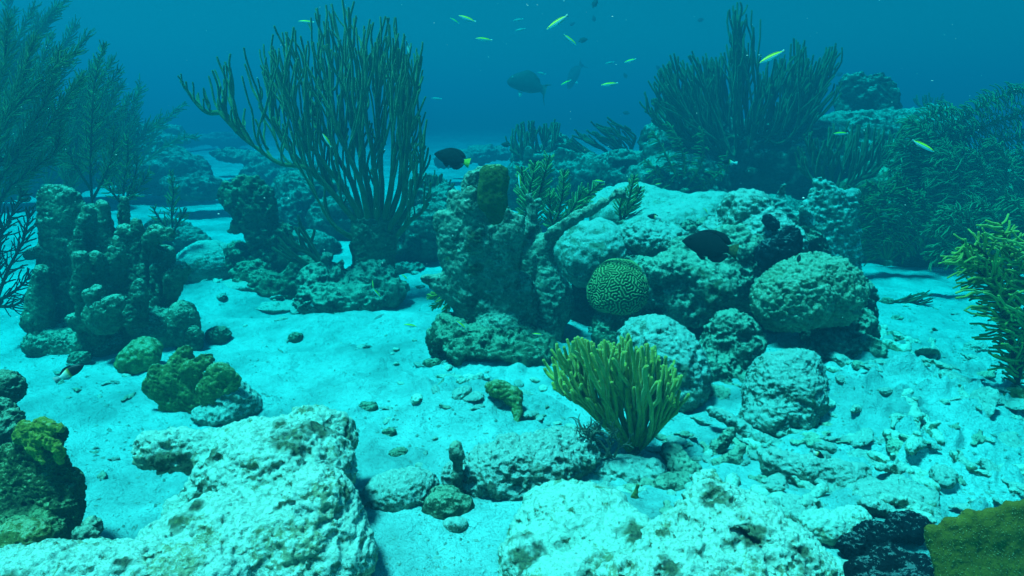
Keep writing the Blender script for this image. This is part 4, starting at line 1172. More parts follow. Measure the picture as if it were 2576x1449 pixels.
for (x, y, Y, lab, sd) in ((2330, 285, 6.2, "faint small sea rod against open water above the right plumes", 22), (2230, 760, 2.75, "thin pale wisp of sea rod lying over the right sand patch", 23)):
    hb = Rock(k=6, vox=3); hb.e(x, y, Y, 16, 10, 14)
    if sd == 22: limbs = [[(x, y), (x - 20, y - 20)], [(x, y), (x - 6, y - 26, 5)], [(x, y), (x + 12, y - 24)], [(x, y), (x + 36, y - 22, -5)]]; env = [(x - 35, y - 40), (x, y - 50), (x + 60, y - 44)]; ln_ = 0
    else: limbs = [[(x, y), (x + 40, y - 6)], [(x, y), (x + 50, y + 4, 5)], [(x, y), (x + 50, y + 16)]]; env = [(x - 10, y - 20), (x + 110, y - 26)]; ln_ = 3.0
    sea_rod("sea_rod", lab, "soft coral", (x, y, Y), limbs, env, 16, 1.9, 3, M['rod_far'], hb, radial=.3, lean=ln_, spread=12, seed=sd, n=7, sides=5, minlen=26)
# side rods at the tall coral's left foot: bare forked branches
hb = Rock(k=6, vox=3); hb.e(820, 680, 3.0, 18, 12, 14)
limbs = [[(820, 680), (780, 640, -4), (740, 620, -8), (715, 600, -8)], [(820, 680), (790, 630, 6), (770, 590, 8), (755, 560, 8)], [(820, 682), (770, 665, -8), (735, 655, -10)]]
env = [(690, 590), (740, 580), (780, 560), (830, 600)]
sea_rod("sea_rod", "bare forked sea rod leaning left from the tall sea rod's footing", "soft coral", (820, 680, 3.0), limbs, env, 16, 3.6, 6, M['rod_far'], hb, radial=.7, spread=16, seed=25, n=8, sides=5, minlen=40)

# --- feathery plumes
def sea_plume(name, label, cat, base, stems, pl, rp, rs, mat, step=7, ang=52, curl=.25, sides=4, seed=1, droop=(0, 0), group=None, stem_mat=None, rag=.25, spread=.5, tipk=.5, start=.18, wig=.13):
    """stems with two ranks of fine side twigs; a foot holds them"""
    g = np.random.default_rng(seed)
    bx, by, bY = base
    s = pxs(bx, by, bY)
    root = thing(name, label, cat, at(bx, by, bY), group)
    hb = Rock(k=6, vox=3); hb.e(bx, by, bY, 16, 9, 14)
    V, F = hb.mesh([(12, 2, 'n')], seed); obj("holdfast", V, F, M['turf_rock'], root)
    for si, sp in enumerate(stems):
        pts = np.array([(p[0], p[1], bY + (p[2] if len(p) > 2 else 0) * s) for p in sp], float)
        ln = np.linalg.norm(np.diff(pts[:, :2], axis=0), axis=1).sum()
        q = smooth_path(pts, max(16, int(ln / 6)))
        W = at_many(q[:, 0], q[:, 1], q[:, 2])
        t = np.linspace(0, 1, len(q))
        v, f = tubes(W, ((rs + (rp - rs) * t) * s)[None], 6)
        b = obj("branch", v, f, stem_mat or mat, root)
        k = int(ln * (1 - start) / step)
        tt = start + (1 - start) * (np.arange(k) + g.uniform(-.3, .3, k)) / k
        tt = np.clip(tt, 0, .995)
        idx = tt * (len(q) - 1); i0 = idx.astype(int)
        p0 = q[i0]; tg = q[np.minimum(i0 + 1, len(q) - 1)] - q[np.maximum(i0 - 1, 0)]
        tg2 = tg[:, :2] / (np.linalg.norm(tg[:, :2], axis=1)[:, None] + 1e-9)
        nr = np.stack([-tg2[:, 1], tg2[:, 0]], 1)
        P = []
        for side in (-1, 1):
            a = R(ang) + g.normal(0, .12 if rag < .38 else .34, k)
            shape = (np.sin(np.pi * np.clip(.12 + .88 * (1 - tt), 0, 1)) * .5 + .5) * (1 - (1 - tipk) * tt)
            l = pl * shape * (1 - rag * g.random(k))
            d = tg2 * np.cos(a)[:, None] + side * nr * np.sin(a)[:, None]
            dY = g.normal(0, spread, k) * l * s
            e = p0.copy(); e[:, :2] += d * l[:, None] + tg2 * (curl * l)[:, None] + np.array(droop) * l[:, None]; e[:, 2] += dY
            c = p0.copy(); c[:, :2] += d * (l * .55)[:, None]; c[:, 2] += dY * .6
            B = bez(p0, p0 * .4 + c * .6, c * .7 + e * .3, e, 6)
            P.append(B)
        B = np.concatenate(P)
        if rag > .38: B = B[g.random(len(B)) > .12]
        Wp = at_many(B[..., 0], B[..., 1], B[..., 2])
        u = np.linspace(0, 1, 6)[None]
        Wp = wiggle(Wp, 40 * s, pl * wig * s, seed * 3.1 + si)
        rr = rp * s * g.uniform(.8, 1.15, (len(Wp), 1)) * (1.05 - .25 * u)
        v, f = tubes(Wp, rr, sides)
        tw = obj("twigs", v, f, mat, b); tw["kind"] = "stuff"
    return root

# behind the tall dead coral
sea_plume("sea_plume", "tall neat green plume right behind the tall dead coral's vase sponge", "soft coral", (1330, 620, 2.75),
          [[(1330, 620), (1345, 540), (1362, 470), (1383, 392)], [(1330, 615), (1325, 540, 8), (1318, 480, 10), (1312, 420, 10)], [(1340, 560), (1330, 500, -6), (1342, 440, -8), (1346, 405, -8)]],
          42, 2.3, 4, M['plume_fresh'], step=5.2, ang=48, seed=31, stem_mat=M['plume_stem'], spread=.25)
sea_plume("sea_plume", "second neat green plume, between the dead branch's long arm and the tall green plume", "soft coral", (1395, 640, 2.8),
          [[(1395, 640), (1400, 560), (1415, 490), (1420, 428)], [(1400, 600), (1440, 540, 6), (1470, 500, 8), (1510, 460, 8)], [(1400, 600), (1385, 540, -6), (1382, 480, -8)], [(1420, 560), (1450, 510, -6), (1468, 475, -8)]],
          40, 2.2, 4, M['plume_fresh'], step=5.2, ang=46, seed=32, stem_mat=M['plume_stem'], spread=.25)
sea_plume("sea_plume", "short neat plume on the near end of the smooth pale reef boulder", "soft coral", (1565, 560, 2.75),
          [[(1565, 560), (1580, 510), (1596, 442)], [(1565, 555), (1590, 520, 6), (1612, 470, 8)], [(1562, 555), (1560, 520, -6), (1572, 480, -8)]],
          32, 2.0, 3.4, M['plume_fresh'], step=5, ang=44, seed=33, stem_mat=M['plume_stem'], spread=.25)
sea_plume("sea_plume", "drooping pale plume under the tall dead coral's left ledge", "soft coral", (1140, 735, 2.3),
          [[(1140, 735), (1115, 755), (1085, 775)], [(1140, 735), (1125, 770, 5), (1112, 802, 6)], [(1138, 735), (1100, 742, -4), (1074, 748, -6)]],
          24, 2.0, 3, M['plume_near'], step=7, ang=40, seed=34, spread=.3, start=.05)

# the left-hand forest of plumes
sea_plume("sea_plume", "tall straight dark plume rising behind the left pillar cluster", "soft coral", (232, 520, 2.9),
          [[(232, 520), (228, 420), (232, 300), (240, 200), (262, 108)], [(230, 480), (180, 400, 8), (150, 330, 12), (170, 250, 14), (212, 190, 14)], [(234, 500), (265, 440, -8), (285, 380, -10), (283, 320, -10)]],
          50, 1.3, 3.8, M['plume'], step=3.3, ang=40, seed=35, stem_mat=M['plume_stem'], rag=.4)
sea_plume("sea_plume", "wide swaying plume arching in from the left edge, nearest of the left plumes", "soft coral", (-30, 560, 2.5),
          [[(-30, 560), (-10, 470), (40, 400), (110, 330), (160, 260), (205, 195)], [(-30, 540), (-20, 430, 10), (50, 370, 14), (90, 300, 16), (120, 240, 16), (150, 120, 16)], [(-30, 540), (-30, 400, -10), (20, 280, -14), (60, 180, -16), (90, 90, -16)], [(-30, 560), (20, 480, 6), (90, 420, 8), (140, 380, 8), (155, 290, 8)], [(-40, 500), (-30, 300, 16), (10, 160, 20), (20, 40, 20)], [(-40, 480), (0, 330, -16), (50, 260, -18), (130, 180, -20), (190, 130, -20)]],
          64, 1.35, 4.5, M['plume'], step=2.9, ang=36, seed=36, stem_mat=M['plume_stem'], rag=.45, curl=.35)
sea_plume("sea_plume", "hazy tall plume behind the left forest, fading into blue water", "soft coral", (120, 470, 4.6),
          [[(120, 470), (110, 330), (130, 200), (190, 60)], [(120, 470), (60, 330, 8), (60, 180, 10), (100, 40, 10)], [(120, 470), (160, 330, -8), (200, 230, -10), (250, 150, -10)], [(120, 470), (40, 300, 0), (20, 120, 0), (20, 0, 0)], [(120, 470), (220, 360, 6), (270, 280, 8), (300, 210, 8)]],
          60, 1.2, 3, M['plume'], step=2.4, ang=36, seed=37, rag=.5, curl=.4)
sea_plume("sea_plume", "faint spreading plume far behind, right of the left forest", "soft coral", (350, 420, 5.6),
          [[(350, 420), (340, 340), (345, 270), (352, 195)], [(350, 420), (390, 340, 6), (430, 290, 8), (470, 260, 8)], [(350, 420), (300, 350, -6), (290, 290, -8)], [(350, 420), (400, 380, -6), (450, 350, -8), (500, 345, -8)], [(350, 420), (320, 340, 4), (310, 270, 5)]],
          34, 1.3, 3, M['plume'], step=4.2, ang=40, seed=38, rag=.5)
sea_plume("sea_plume", "small bottlebrush plume behind the pillar cluster's right knobs", "soft coral", (435, 590, 3.2),
          [[(435, 590), (432, 530), (436, 480), (428, 430)], [(435, 585), (455, 550, 6), (470, 525, 8)], [(433, 585), (400, 550, -6), (385, 520, -8)]],
          34, 1.5, 3, M['plume'], step=5, ang=46, seed=39, stem_mat=M['plume_stem'], rag=.4)
sea_plume("sea_plume", "low dark plume between the tall straight plume and the bottlebrush plume", "soft coral", (310, 520, 3.1),
          [[(310, 520), (312, 460), (322, 400), (318, 340)], [(310, 520), (350, 470, 6), (380, 430, 8)], [(310, 520), (275, 470, -6), (262, 420, -8)], [(310, 520), (340, 440, 10), (345, 390, 12)]],
          40, 1.4, 3, M['plume'], step=4.6, ang=44, seed=40, stem_mat=M['plume_stem'], rag=.45)
sea_plume("sea_plume", "dark bristly plume low at the left edge beside the pillar cluster", "soft coral", (-10, 760, 2.3),
          [[(-10, 760), (20, 680), (60, 600), (75, 520)], [(-10, 750), (-20, 640, 8), (30, 540, 10), (60, 480, 10)], [(-10, 760), (40, 730, -8), (80, 690, -10)], [(-10, 740), (0, 600, 12), (-5, 500, 14)], [(-10, 770), (30, 770, -10), (70, 750, -12)]],
          58, 1.9, 5, M['plume_stem'], step=7.5, ang=40, seed=41, rag=.4)

for (bx_, by_, bY_, lab_, sd_, sx_) in ((60, 500, 3.4, "feathery green plume filling the gap left of the tall straight plume", 60, 1.0), (-20, 420, 4.0, "soft hazy plume at the far left under the top edge", 61, 1.0), (170, 520, 3.7, "soft green plume standing behind the tallest left pillar", 62, .8), (300, 480, 4.4, "pale hazy plume right of the tall straight plume", 63, .7)):
    gq = np.random.default_rng(sd_); st_ = []
    for k_ in range(9):
        dx_ = gq.uniform(-90, 170) * sx_; hh_ = gq.uniform(180, 420) * (1.0 if sd_ != 63 else .62)
        st_.append([(bx_, by_), (bx_ + dx_ * .25 - 12, by_ - hh_ * .35, gq.uniform(-30, 30)), (bx_ + dx_ * .55, by_ - hh_ * .7, gq.uniform(-50, 50)), (bx_ + dx_ + 16, by_ - hh_, gq.uniform(-60, 60))])
    sea_plume("sea_plume", lab_, "soft coral", (bx_, by_, bY_), st_, 56, 1.15, 3, M['plume'], step=2.8, ang=36, seed=sd_, rag=.5, curl=.4)

# the swaying bushes on the right
def sway(name, label, base, stems, seed, **kw):
    a = dict(pl=60, rp=1.45, rs=4, step=1.9, ang=50, curl=-.1, droop=(-.35, .35), rag=.5, spread=.5, tipk=.7, wig=.24)
    a.update(kw)
    return sea_plume(name, label, "soft coral", base, stems, a.pop('pl'), a.pop('rp'), a.pop('rs'), a.pop('mat', M['bush']), seed=seed, **a)
sway("sea_plume", "long plume streaming up to the right edge at the top of the right thicket", (2330, 430, 3.6),
     [[(2330, 430), (2360, 350), (2420, 300), (2500, 250), (2590, 215)], [(2340, 420), (2400, 360, 8), (2470, 320, 10), (2560, 290, 10), (2600, 260, 10)], [(2330, 420), (2310, 340, -8), (2340, 290, -10), (2400, 270, -10)], [(2340, 430), (2430, 400, 10), (2520, 360, 12), (2600, 330, 12)]], 51)
sway("sea_plume", "arched green plume hanging left at the thicket's left end", (2330, 520, 3.5),
     [[(2330, 520), (2320, 430), (2290, 380), (2250, 370)], [(2330, 510), (2300, 440, 8), (2270, 420, 10), (2235, 420, 10)], [(2335, 510), (2350, 420, -8), (2330, 340, -10), (2285, 300, -10)], [(2330, 520), (2280, 480, 6), (2240, 480, 8), (2215, 510, 8)], [(2330, 520), (2370, 460, -10), (2390, 400, -12), (2370, 350, -12)]], 52)
sway("sea_plume", "dense drooping plume in the middle of the right thicket", (2460, 560, 3.4),
     [[(2460, 560), (2440, 470), (2400, 400), (2360, 390)], [(2460, 560), (2480, 470, 8), (2460, 400, 10), (2410, 370, 10)], [(2460, 560), (2520, 480, -8), (2530, 400, -10), (2490, 350, -10)], [(2460, 560), (2400, 520, 6), (2360, 500, 8), (2330, 520, 8)], [(2460, 560), (2430, 520, -6), (2380, 450, -8), (2330, 440, -8)], [(2460, 560), (2560, 500, 0), (2590, 430, 0), (2560, 370, 0)]], 53)
sway("sea_plume", "fine curling plume in front of the dark shade below the thicket", (2480, 690, 2.9),
     [[(2480, 690), (2440, 600), (2390, 560), (2340, 580)], [(2480, 690), (2460, 600, 8), (2420, 540, 10), (2370, 530, 10)], [(2480, 690), (2420, 640, -8), (2370, 620, -10), (2345, 650, -10)], [(2480, 690), (2510, 600, 6), (2490, 530, 8), (2440, 500, 8)], [(2480, 690), (2560, 620, -6), (2570, 540, -8), (2530, 490, -8)], [(2480, 690), (2590, 640, 4), (2610, 560, 5), (2590, 500, 5)]], 54, pl=52, rp=2.0)
sway("sea_plume", "dark fine plume hanging in the shade beside the spiky blade coral", (2230, 660, 3.3),
     [[(2230, 660), (2210, 560), (2170, 500), (2120, 480)], [(2230, 660), (2240, 560, 8), (2220, 490, 10), (2180, 460, 10)], [(2230, 660), (2270, 560, -8), (2280, 480, -10), (2250, 440, -10)], [(2230, 660), (2190, 600, 6), (2160, 570, 8), (2130, 580, 8)], [(2230, 660), (2300, 600, 0), (2330, 540, 0), (2310, 480, 0)]], 55, pl=50, rp=1.6, mat=M['plume'])
sway("sea_plume", "shaggy plume covering the reef mound's left slope under the bushy sea rod", (1720, 480, 4.0),
     [[(1720, 480), (1690, 420), (1660, 360), (1640, 330)], [(1720, 480), (1720, 400, 8), (1700, 340, 10), (1680, 310, 10)], [(1720, 480), (1760, 420, -8), (1770, 360, -10), (1760, 320, -10)], [(1720, 480), (1670, 450, 6), (1640, 420, 8), (1620, 400, 8)], [(1720, 480), (1780, 460, 0), (1820, 420, 0), (1830, 380, 0)]], 56, pl=30, rp=1.7, mat=M['plume'], step=4.5)
# nearest plume at the right edge
sea_plume("sea_plume", "bright yellow-green thick-twigged plume at the right edge, nearest the camera", "soft coral", (2560, 975, 1.75),
          [[(2560, 975), (2545, 880), (2525, 800), (2490, 720), (2450, 670), (2420, 640)], [(2550, 850), (2540, 740, 6), (2540, 640, 10), (2515, 560, 10)], [(2540, 780), (2500, 690, -8), (2470, 630, -10), (2420, 610, -10)], [(2560, 900), (2600, 800, 4), (2620, 700, 5)], [(2560, 960), (2580, 850, -6), (2590, 720, -8), (2580, 600, -8)]],
          88, 3.2, 6, M['plume_near'], step=5.6, ang=56, curl=.1, sides=6, seed=57, stem_mat=M['plume_stem'], rag=.45, spread=.6, droop=(-.2, .12), tipk=.8, start=.03)

# --- dead twigs at the foot of the front rod
root = thing("dead_bush", "small grey bush of bare twigs at the left foot of the yellow-green sea rod", "dead coral", at(1520, 1170, 1.43))
s = pxs(1520, 1170, 1.43)
g = np.random.default_rng(77)
for k in range(9):
    mb = MB()
    ang0 = -math.pi / 2 + g.uniform(-1.25, 0.7); P = np.array([1545 - 7 * k % 50, 1150.0, 1.385 - .02 * g.random()])
    def twig(p, a, l, r, dep):
        q = p + np.array([math.cos(a) * l, math.sin(a) * l, g.normal(0, .3) * l * s])
        c = (p + q) / 2 + np.array([*g.normal(0, l * .12, 2), 0])
        pts = smooth_path([p, c, q], 6)
        v, f = tubes(at_many(pts[:, 0], pts[:, 1], pts[:, 2])[None], (np.linspace(r, r * .75, 6) * s)[None], 5); mb.add(v, f)
        if dep > 0:
            for m in range(2 + (g.random() < .4)):
                u = g.uniform(.45, 1); twig(p + (q - p) * u, a + g.choice([-1, 1]) * g.uniform(.35, .9), l * g.uniform(.5, .8), r * .72, dep - 1)
    twig(P, ang0, g.uniform(42, 62), 3.4, 3)
    mb.build("twig", M['twig'], root)

# ------------------------------------------------------------------ brain corals
def cube_sphere(N):
    u = np.tan(np.linspace(-math.pi / 4, math.pi / 4, N + 1))
    A, B = np.meshgrid(u, u, indexing='ij')
    one = np.ones_like(A)
    fs = [(one, A, B), (-one, -A, B), (-A, one, B), (A, -one, B), (-A, B, one), (A, B, -one)]
    V, F, n = [], [], 0
    for f in fs:
        p = np.stack(f, -1).reshape(-1, 3); V.append(p / np.linalg.norm(p, axis=1)[:, None])
        i = np.arange((N + 1) ** 2).reshape(N + 1, N + 1) + n
        F.append(np.stack([i[:-1, :-1], i[1:, :-1], i[1:, 1:], i[:-1, 1:]], -1).reshape(-1, 4)); n += (N + 1) ** 2
    V = np.concatenate(V); F = np.concatenate(F)
    key = np.round(V * 1e5).astype(np.int64)
    _, first, inv = np.unique(key, axis=0, return_index=True, return_inverse=True)
    return V[first], inv.reshape(-1)[F]

def maze(V, F, m1=7, m2=15, it=34, seed=2, bias=0.0):
    n = len(V)
    E = np.concatenate([F[:, [0, 1]], F[:, [1, 2]], F[:, [2, 3]], F[:, [3, 0]]])
    E = np.concatenate([E, E[:, ::-1]])
    E = np.unique(E, axis=0)
    deg = np.bincount(E[:, 0], minlength=n).astype(float)
    def avg(u): return .5 * u + .5 * np.bincount(E[:, 0], u[E[:, 1]], n) / deg
    u = np.random.default_rng(seed).normal(size=n)
    for k in range(it):
        a = u
        for _ in range(m1): a = avg(a)
        b = a
        for _ in range(m2 - m1): b = avg(b)
        d = a - b
        u = np.tanh(2.0 * d / (d.std() + 1e-9) + bias)
    for _ in range(2): u = avg(u)
    return u

def brain_mat(name, groove, ridge):
    T = NT(name)
    a = T.node("ShaderNodeAttribute"); a.attribute_name = "ridge"
    col = T.mix(T.ramp(a.outputs["Fac"], [(0.35, 0.0), (0.75, 1.0)]), groove, ridge)
    co = T.coord()
    col = T.mix(T.ramp(T.noise(co, 30, 3), [(.35, .0), (.8, .2)]), col, groove)
    T.link(col, T.b.inputs["Base Color"])
    T.link(T.bump(T.noise(co, 420, 2), .0016), T.b.inputs["Normal"])
    return T.m

V0, F0 = cube_sphere(104)
u = maze(V0, F0, 6, 14, 34, 4, bias=-.22)
c = at(1555, 728, 2.30); s = pxs(1555, 728, 2.30)
ridge = np.clip((u + .35) / 1.0, 0, 1)
ridge = ridge * ridge * (3 - 2 * ridge)
shape = 1 + .06 * fbm(V0 * 1.5 + 3, 2) + .036 * (ridge - .5)
V = V0 * np.array([79, 78, 75]) * s * shape[:, None]
V[:, 2] = np.where(V[:, 2] < -40 * s, -40 * s + (V[:, 2] + 40 * s) * .7, V[:, 2])
V = V + c
brain = thing("brain_coral", "green brain coral ball with a clear maze of pale ridges on a short dark stalk", "coral", (c[0], c[1], 0.0))
obj("dome", V, F0, brain_mat("green_brain_coral", (0.085, 0.095, 0.028), (0.46, 0.41, 0.16)), brain, attrs={"ridge": ridge})
q = Rock(k=12, vox=3)
q.c([(1540, 880, 2.27, 54), (1550, 830, 2.29, 56), (1560, 770, 2.32, 60)]).e(1510, 850, 2.24, 26, 34, 26).e(1600, 790, 2.32, 40, 36, 36)
V, F = q.mesh(ROUGH, 3); obj("stalk", V, F, M['turf_rock'], brain)

# small green knobby coral on its mound
q = Rock(k=8, vox=2.2)
q.e(1258, 975, 1.69, 38, 24, 24, -14).e(1290, 992, 1.68, 26, 26, 20).c([(1298, 1000, 1.67, 16), (1302, 1030, 1.65, 11), (1300, 1065, 1.62, 7)])
o = q.build("mustard_coral", "small mustard-green knobby coral perched on a sandy mound before the undercut boulder", "coral", M['plate'], disp=[(16, 5, 'k'), (8, 1.5, 'n')], seed=5)
q = Rock(k=14, vox=3)
q.e(1215, 1035, 1.78, 86, 46, 60, 10).e(1270, 1050, 1.74, 50, 36, 50)
q.build("boulder", "sand-dusted low mound under the small mustard-green coral", "boulder", M['pale_rock'], disp=SOFT + [(8, 1.2, 'n')], seed=6)

# the green plate in the lower right corner
q = Rock(k=8, vox=3)
Yp = 0.80
prof = [(2680, 1262), (2640, 1248), (2600, 1250), (2540, 1262), (2495, 1282), (2440, 1284), (2385, 1304), (2350, 1318)]
for (x, y) in prof[:-1]:
    q.c([(x, y + 12, Yp, 13), (x + 6, 1480, Yp - .02, 20), (x, 1720, Yp, 24)], flat=.9)
for k_ in range(12):
    t_ = k_ / 11
    q.c([(2352 + 250 * t_, 1336 - 74 * t_ + 2 * math.sin(t_ * 23), Yp, 15), (2372 + 240 * t_, 1480, Yp - .02, 18), (2400 + 200 * t_, 1720, Yp, 22)], flat=.8)
q.c([(2345, 1334, Yp, 11), (2350, 1372, Yp, 13), (2372, 1420, Yp, 16), (2385, 1480, Yp, 18)], flat=.8)
M['sheet'] = rock_mat("mustard_sheet_coral", (0.15, 0.11, 0.015), (0.24, 0.175, 0.022), dust=(0.3, 0.25, 0.06), dust_lo=1.2, dust_hi=1.9, scale=3.2, bump=.5)
sheet = q.build("sheet_coral", "mustard-green upright sheet coral filling the lower right corner", "coral", M['sheet'], disp=[(90, 6, 'n'), (26, 1.6, 'n'), (9, 1.0, 'n')], seed=7)
def polyps(o, n, ln, rad, mat, seed):
    """short fuzz standing on a coral's skin"""
    g = np.random.default_rng(seed); me = o.data
    co = np.zeros(len(me.vertices) * 3, np.float32); me.vertices.foreach_get("co", co); co = co.reshape(-1, 3)
    no = np.zeros(len(me.vertices) * 3, np.float32); me.vertices.foreach_get("normal", no); no = no.reshape(-1, 3)
    wp = co + np.array(o.location)
    ok = np.nonzero((wp[:, 2] > .02) & (wp[:, 1] > .2))[0]
    i = g.choice(ok, min(n, len(ok)), replace=False)
    d = no[i] + g.normal(0, .35, (len(i), 3)); d /= np.linalg.norm(d, axis=1)[:, None]
    l = ln * g.uniform(.5, 1.2, len(i))
    P = np.stack([co[i] - no[i] * ln * .2, co[i] + d * (l * .5)[:, None], co[i] + d * l[:, None]], 1)
    v, f = tubes(P, np.tile(np.array([rad, rad * .9, rad * .7]), (len(i), 1)), 4)
    k = obj("polyp", v + np.array(o.location), f, mat, o); k["kind"] = "stuff"
polyps(sheet, 5000, .0013, .00045, M['plate'], 3)
q = Rock(k=8, vox=3)
q.c([(2510, 985, 1.75, 14), (2550, 1000, 1.72, 30), (2590, 1010, 1.7, 26)], flat=.4).c([(2480, 980, 1.8, 10), (2520, 1000, 1.75, 16)], flat=.5)
q.build("fire_coral", "small olive plate coral at the foot of the near right-edge plume", "coral", M['plate'], disp=ROUGH, seed=8)
# vase-like little fire coral near the front rubble
q = Rock(k=5, vox=2)
q.c([(1598, 1280, 1.24, 9), (1596, 1250, 1.24, 8), (1604, 1222, 1.24, 4)], flat=.6)
q.build("fire_coral", "tiny mustard blade standing in the hollow of the rock under the front sea rod", "coral", M['plate'], disp=[(16, 2, 'n')], seed=9)
# ------------------------------------------------------------------ fish
def loft(st, sides=16):
    """st rows: x, zmid, half height up, half height down, half width"""
    st = np.asarray(st, float)
    n = 28
    x = np.linspace(st[0, 0], st[-1, 0], n)
    xi = st[::-1] if st[0, 0] > st[-1, 0] else st
    c = [np.interp(x, xi[:, 0], xi[:, k]) for k in range(1, 5)]
    for _ in range(2):
        for k in range(4):
            a = c[k].copy(); a[1:-1] = .25 * c[k][:-2] + .5 * c[k][1:-1] + .25 * c[k][2:]; c[k] = a
    th = np.arange(sides) * 2 * math.pi / sides
    sn, cs = np.sin(th), np.cos(th)
    V = np.zeros((n, sides, 3)); B = np.zeros((n, sides))
    for i in range(n):
        hh = np.where(sn > 0, c[1][i], c[2][i])
        V[i, :, 0] = x[i]; V[i, :, 1] = c[3][i] * cs * np.sqrt(np.abs(cs)) ** .3; V[i, :, 2] = c[0][i] + hh * sn
        B[i] = sn
    idx = np.arange(n * sides).reshape(n, sides)
    a, b = idx[:-1], idx[1:]
    F = np.stack([a, b, np.roll(b, -1, 1), np.roll(a, -1, 1)], -1).reshape(-1, 4)
    return V.reshape(-1, 3), F, B.ravel(), V.reshape(-1, 3)[:, 0].copy()

def fin(outline, th=.006):
    """thin solid fin: outline rows (x, zlow, zhigh) from front to back"""
    o = np.asarray(outline, float)
    o2 = np.stack([np.interp(np.linspace(0, 1, 14), np.linspace(0, 1, len(o)), o[:, k]) for k in range(3)], 1)
    V = []
    for x, a, b in o2: V += [(x, -th, a), (x, -th * .3, b), (x, th * .3, b), (x, th, a)]
    n = len(o2); F = []
    for i in range(n - 1):
        for k in range(4): F.append((4 * i + k, 4 * i + (k + 1) % 4, 4 * i + 4 + (k + 1) % 4, 4 * i + 4 + k))
    F.append((0, 1, 2, 3)); F.append((4 * n - 1, 4 * n - 2, 4 * n - 3, 4 * n - 4))
    return np.array(V), np.array(F)

def ball(c, r, n=8):
    st = [(c[0] + r * math.cos(t), c[2], max(r * math.sin(t), r * .02), max(r * math.sin(t), r * .02), max(r * math.sin(t), r * .02) * .6) for t in np.linspace(0, math.pi, 10)]
    V, F, _, _ = loft(st, 10); V[:, 1] += c[1]
    return V, F

def band_mat(name, attr, stops, rough=.5):
    T = NT(name)
    a = T.node("ShaderNodeAttribute"); a.attribute_name = attr
    T.link(T.ramp(T.math('ADD', T.math('MULTIPLY', a.outputs["Fac"], .5), .5), stops), T.b.inputs["Base Color"])
    T.b.inputs["Roughness"].default_value = rough; T.b.inputs["Specular IOR Level"].default_value = .3
    return T.m

FM = {}
FM['wrasse'] = band_mat("yellow_striped_wrasse_skin", "band", [(0.0, (.70, .86, .90)), (.44, (.66, .86, .88)), (.50, (.20, .18, .08)), (.58, (.50, .24, .04)), (.64, (.98, .86, .02)), (.88, (.90, .92, .02)), (.95, (.06, .22, .02))])
FM['wrasse_pale'] = band_mat("pale_wrasse_skin", "band", [(0.0, (.5, .66, .66)), (.55, (.42, .6, .58)), (.75, (.14, .24, .2)), (1.0, (.10, .2, .16))])
FM['black'] = plain_mat("black_damselfish_skin", (.006, .008, .010), (.014, .017, .018), scale=14, rough=.6)
FM['dark'] = plain_mat("dark_fish_skin", (.03, .04, .04), (.05, .06, .06), scale=14, rough=.6)
FM['jet'] = FM['black']
FM['grey'] = plain_mat("grey_parrotfish_skin", (.030, .045, .042), (.055, .072, .066), scale=12, rough=.6)
FM['bicolor'] = band_mat("two_tone_damselfish_skin", "along", [(0.30, (.85, .86, .78)), (.44, (.80, .74, .5)), (.50, (.42, .34, .06)), (.56, (.01, .012, .014))])
FM['yellow_fin'] = plain_mat("yellow_fin", (.55, .50, .03), (.70, .62, .05), rough=.6)
FM['olive_fin'] = plain_mat('olive_fin', (.05, .05, .02), (.16, .14, .04), rough=.6)
FM['white_fin'] = plain_mat("pale_fin", (.6, .64, .6), (.75, .8, .76), rough=.6)
FM['tail_clear'] = plain_mat("clear_fin", (.4, .6, .56), (.5, .7, .62), rough=.6)
FM['eye'] = plain_mat("dark_eye", (.004, .004, .004), (.01, .01, .01), rough=.2)
FM['eye_ring'] = plain_mat("pale_eye", (.5, .5, .4), (.6, .6, .5), rough=.3)

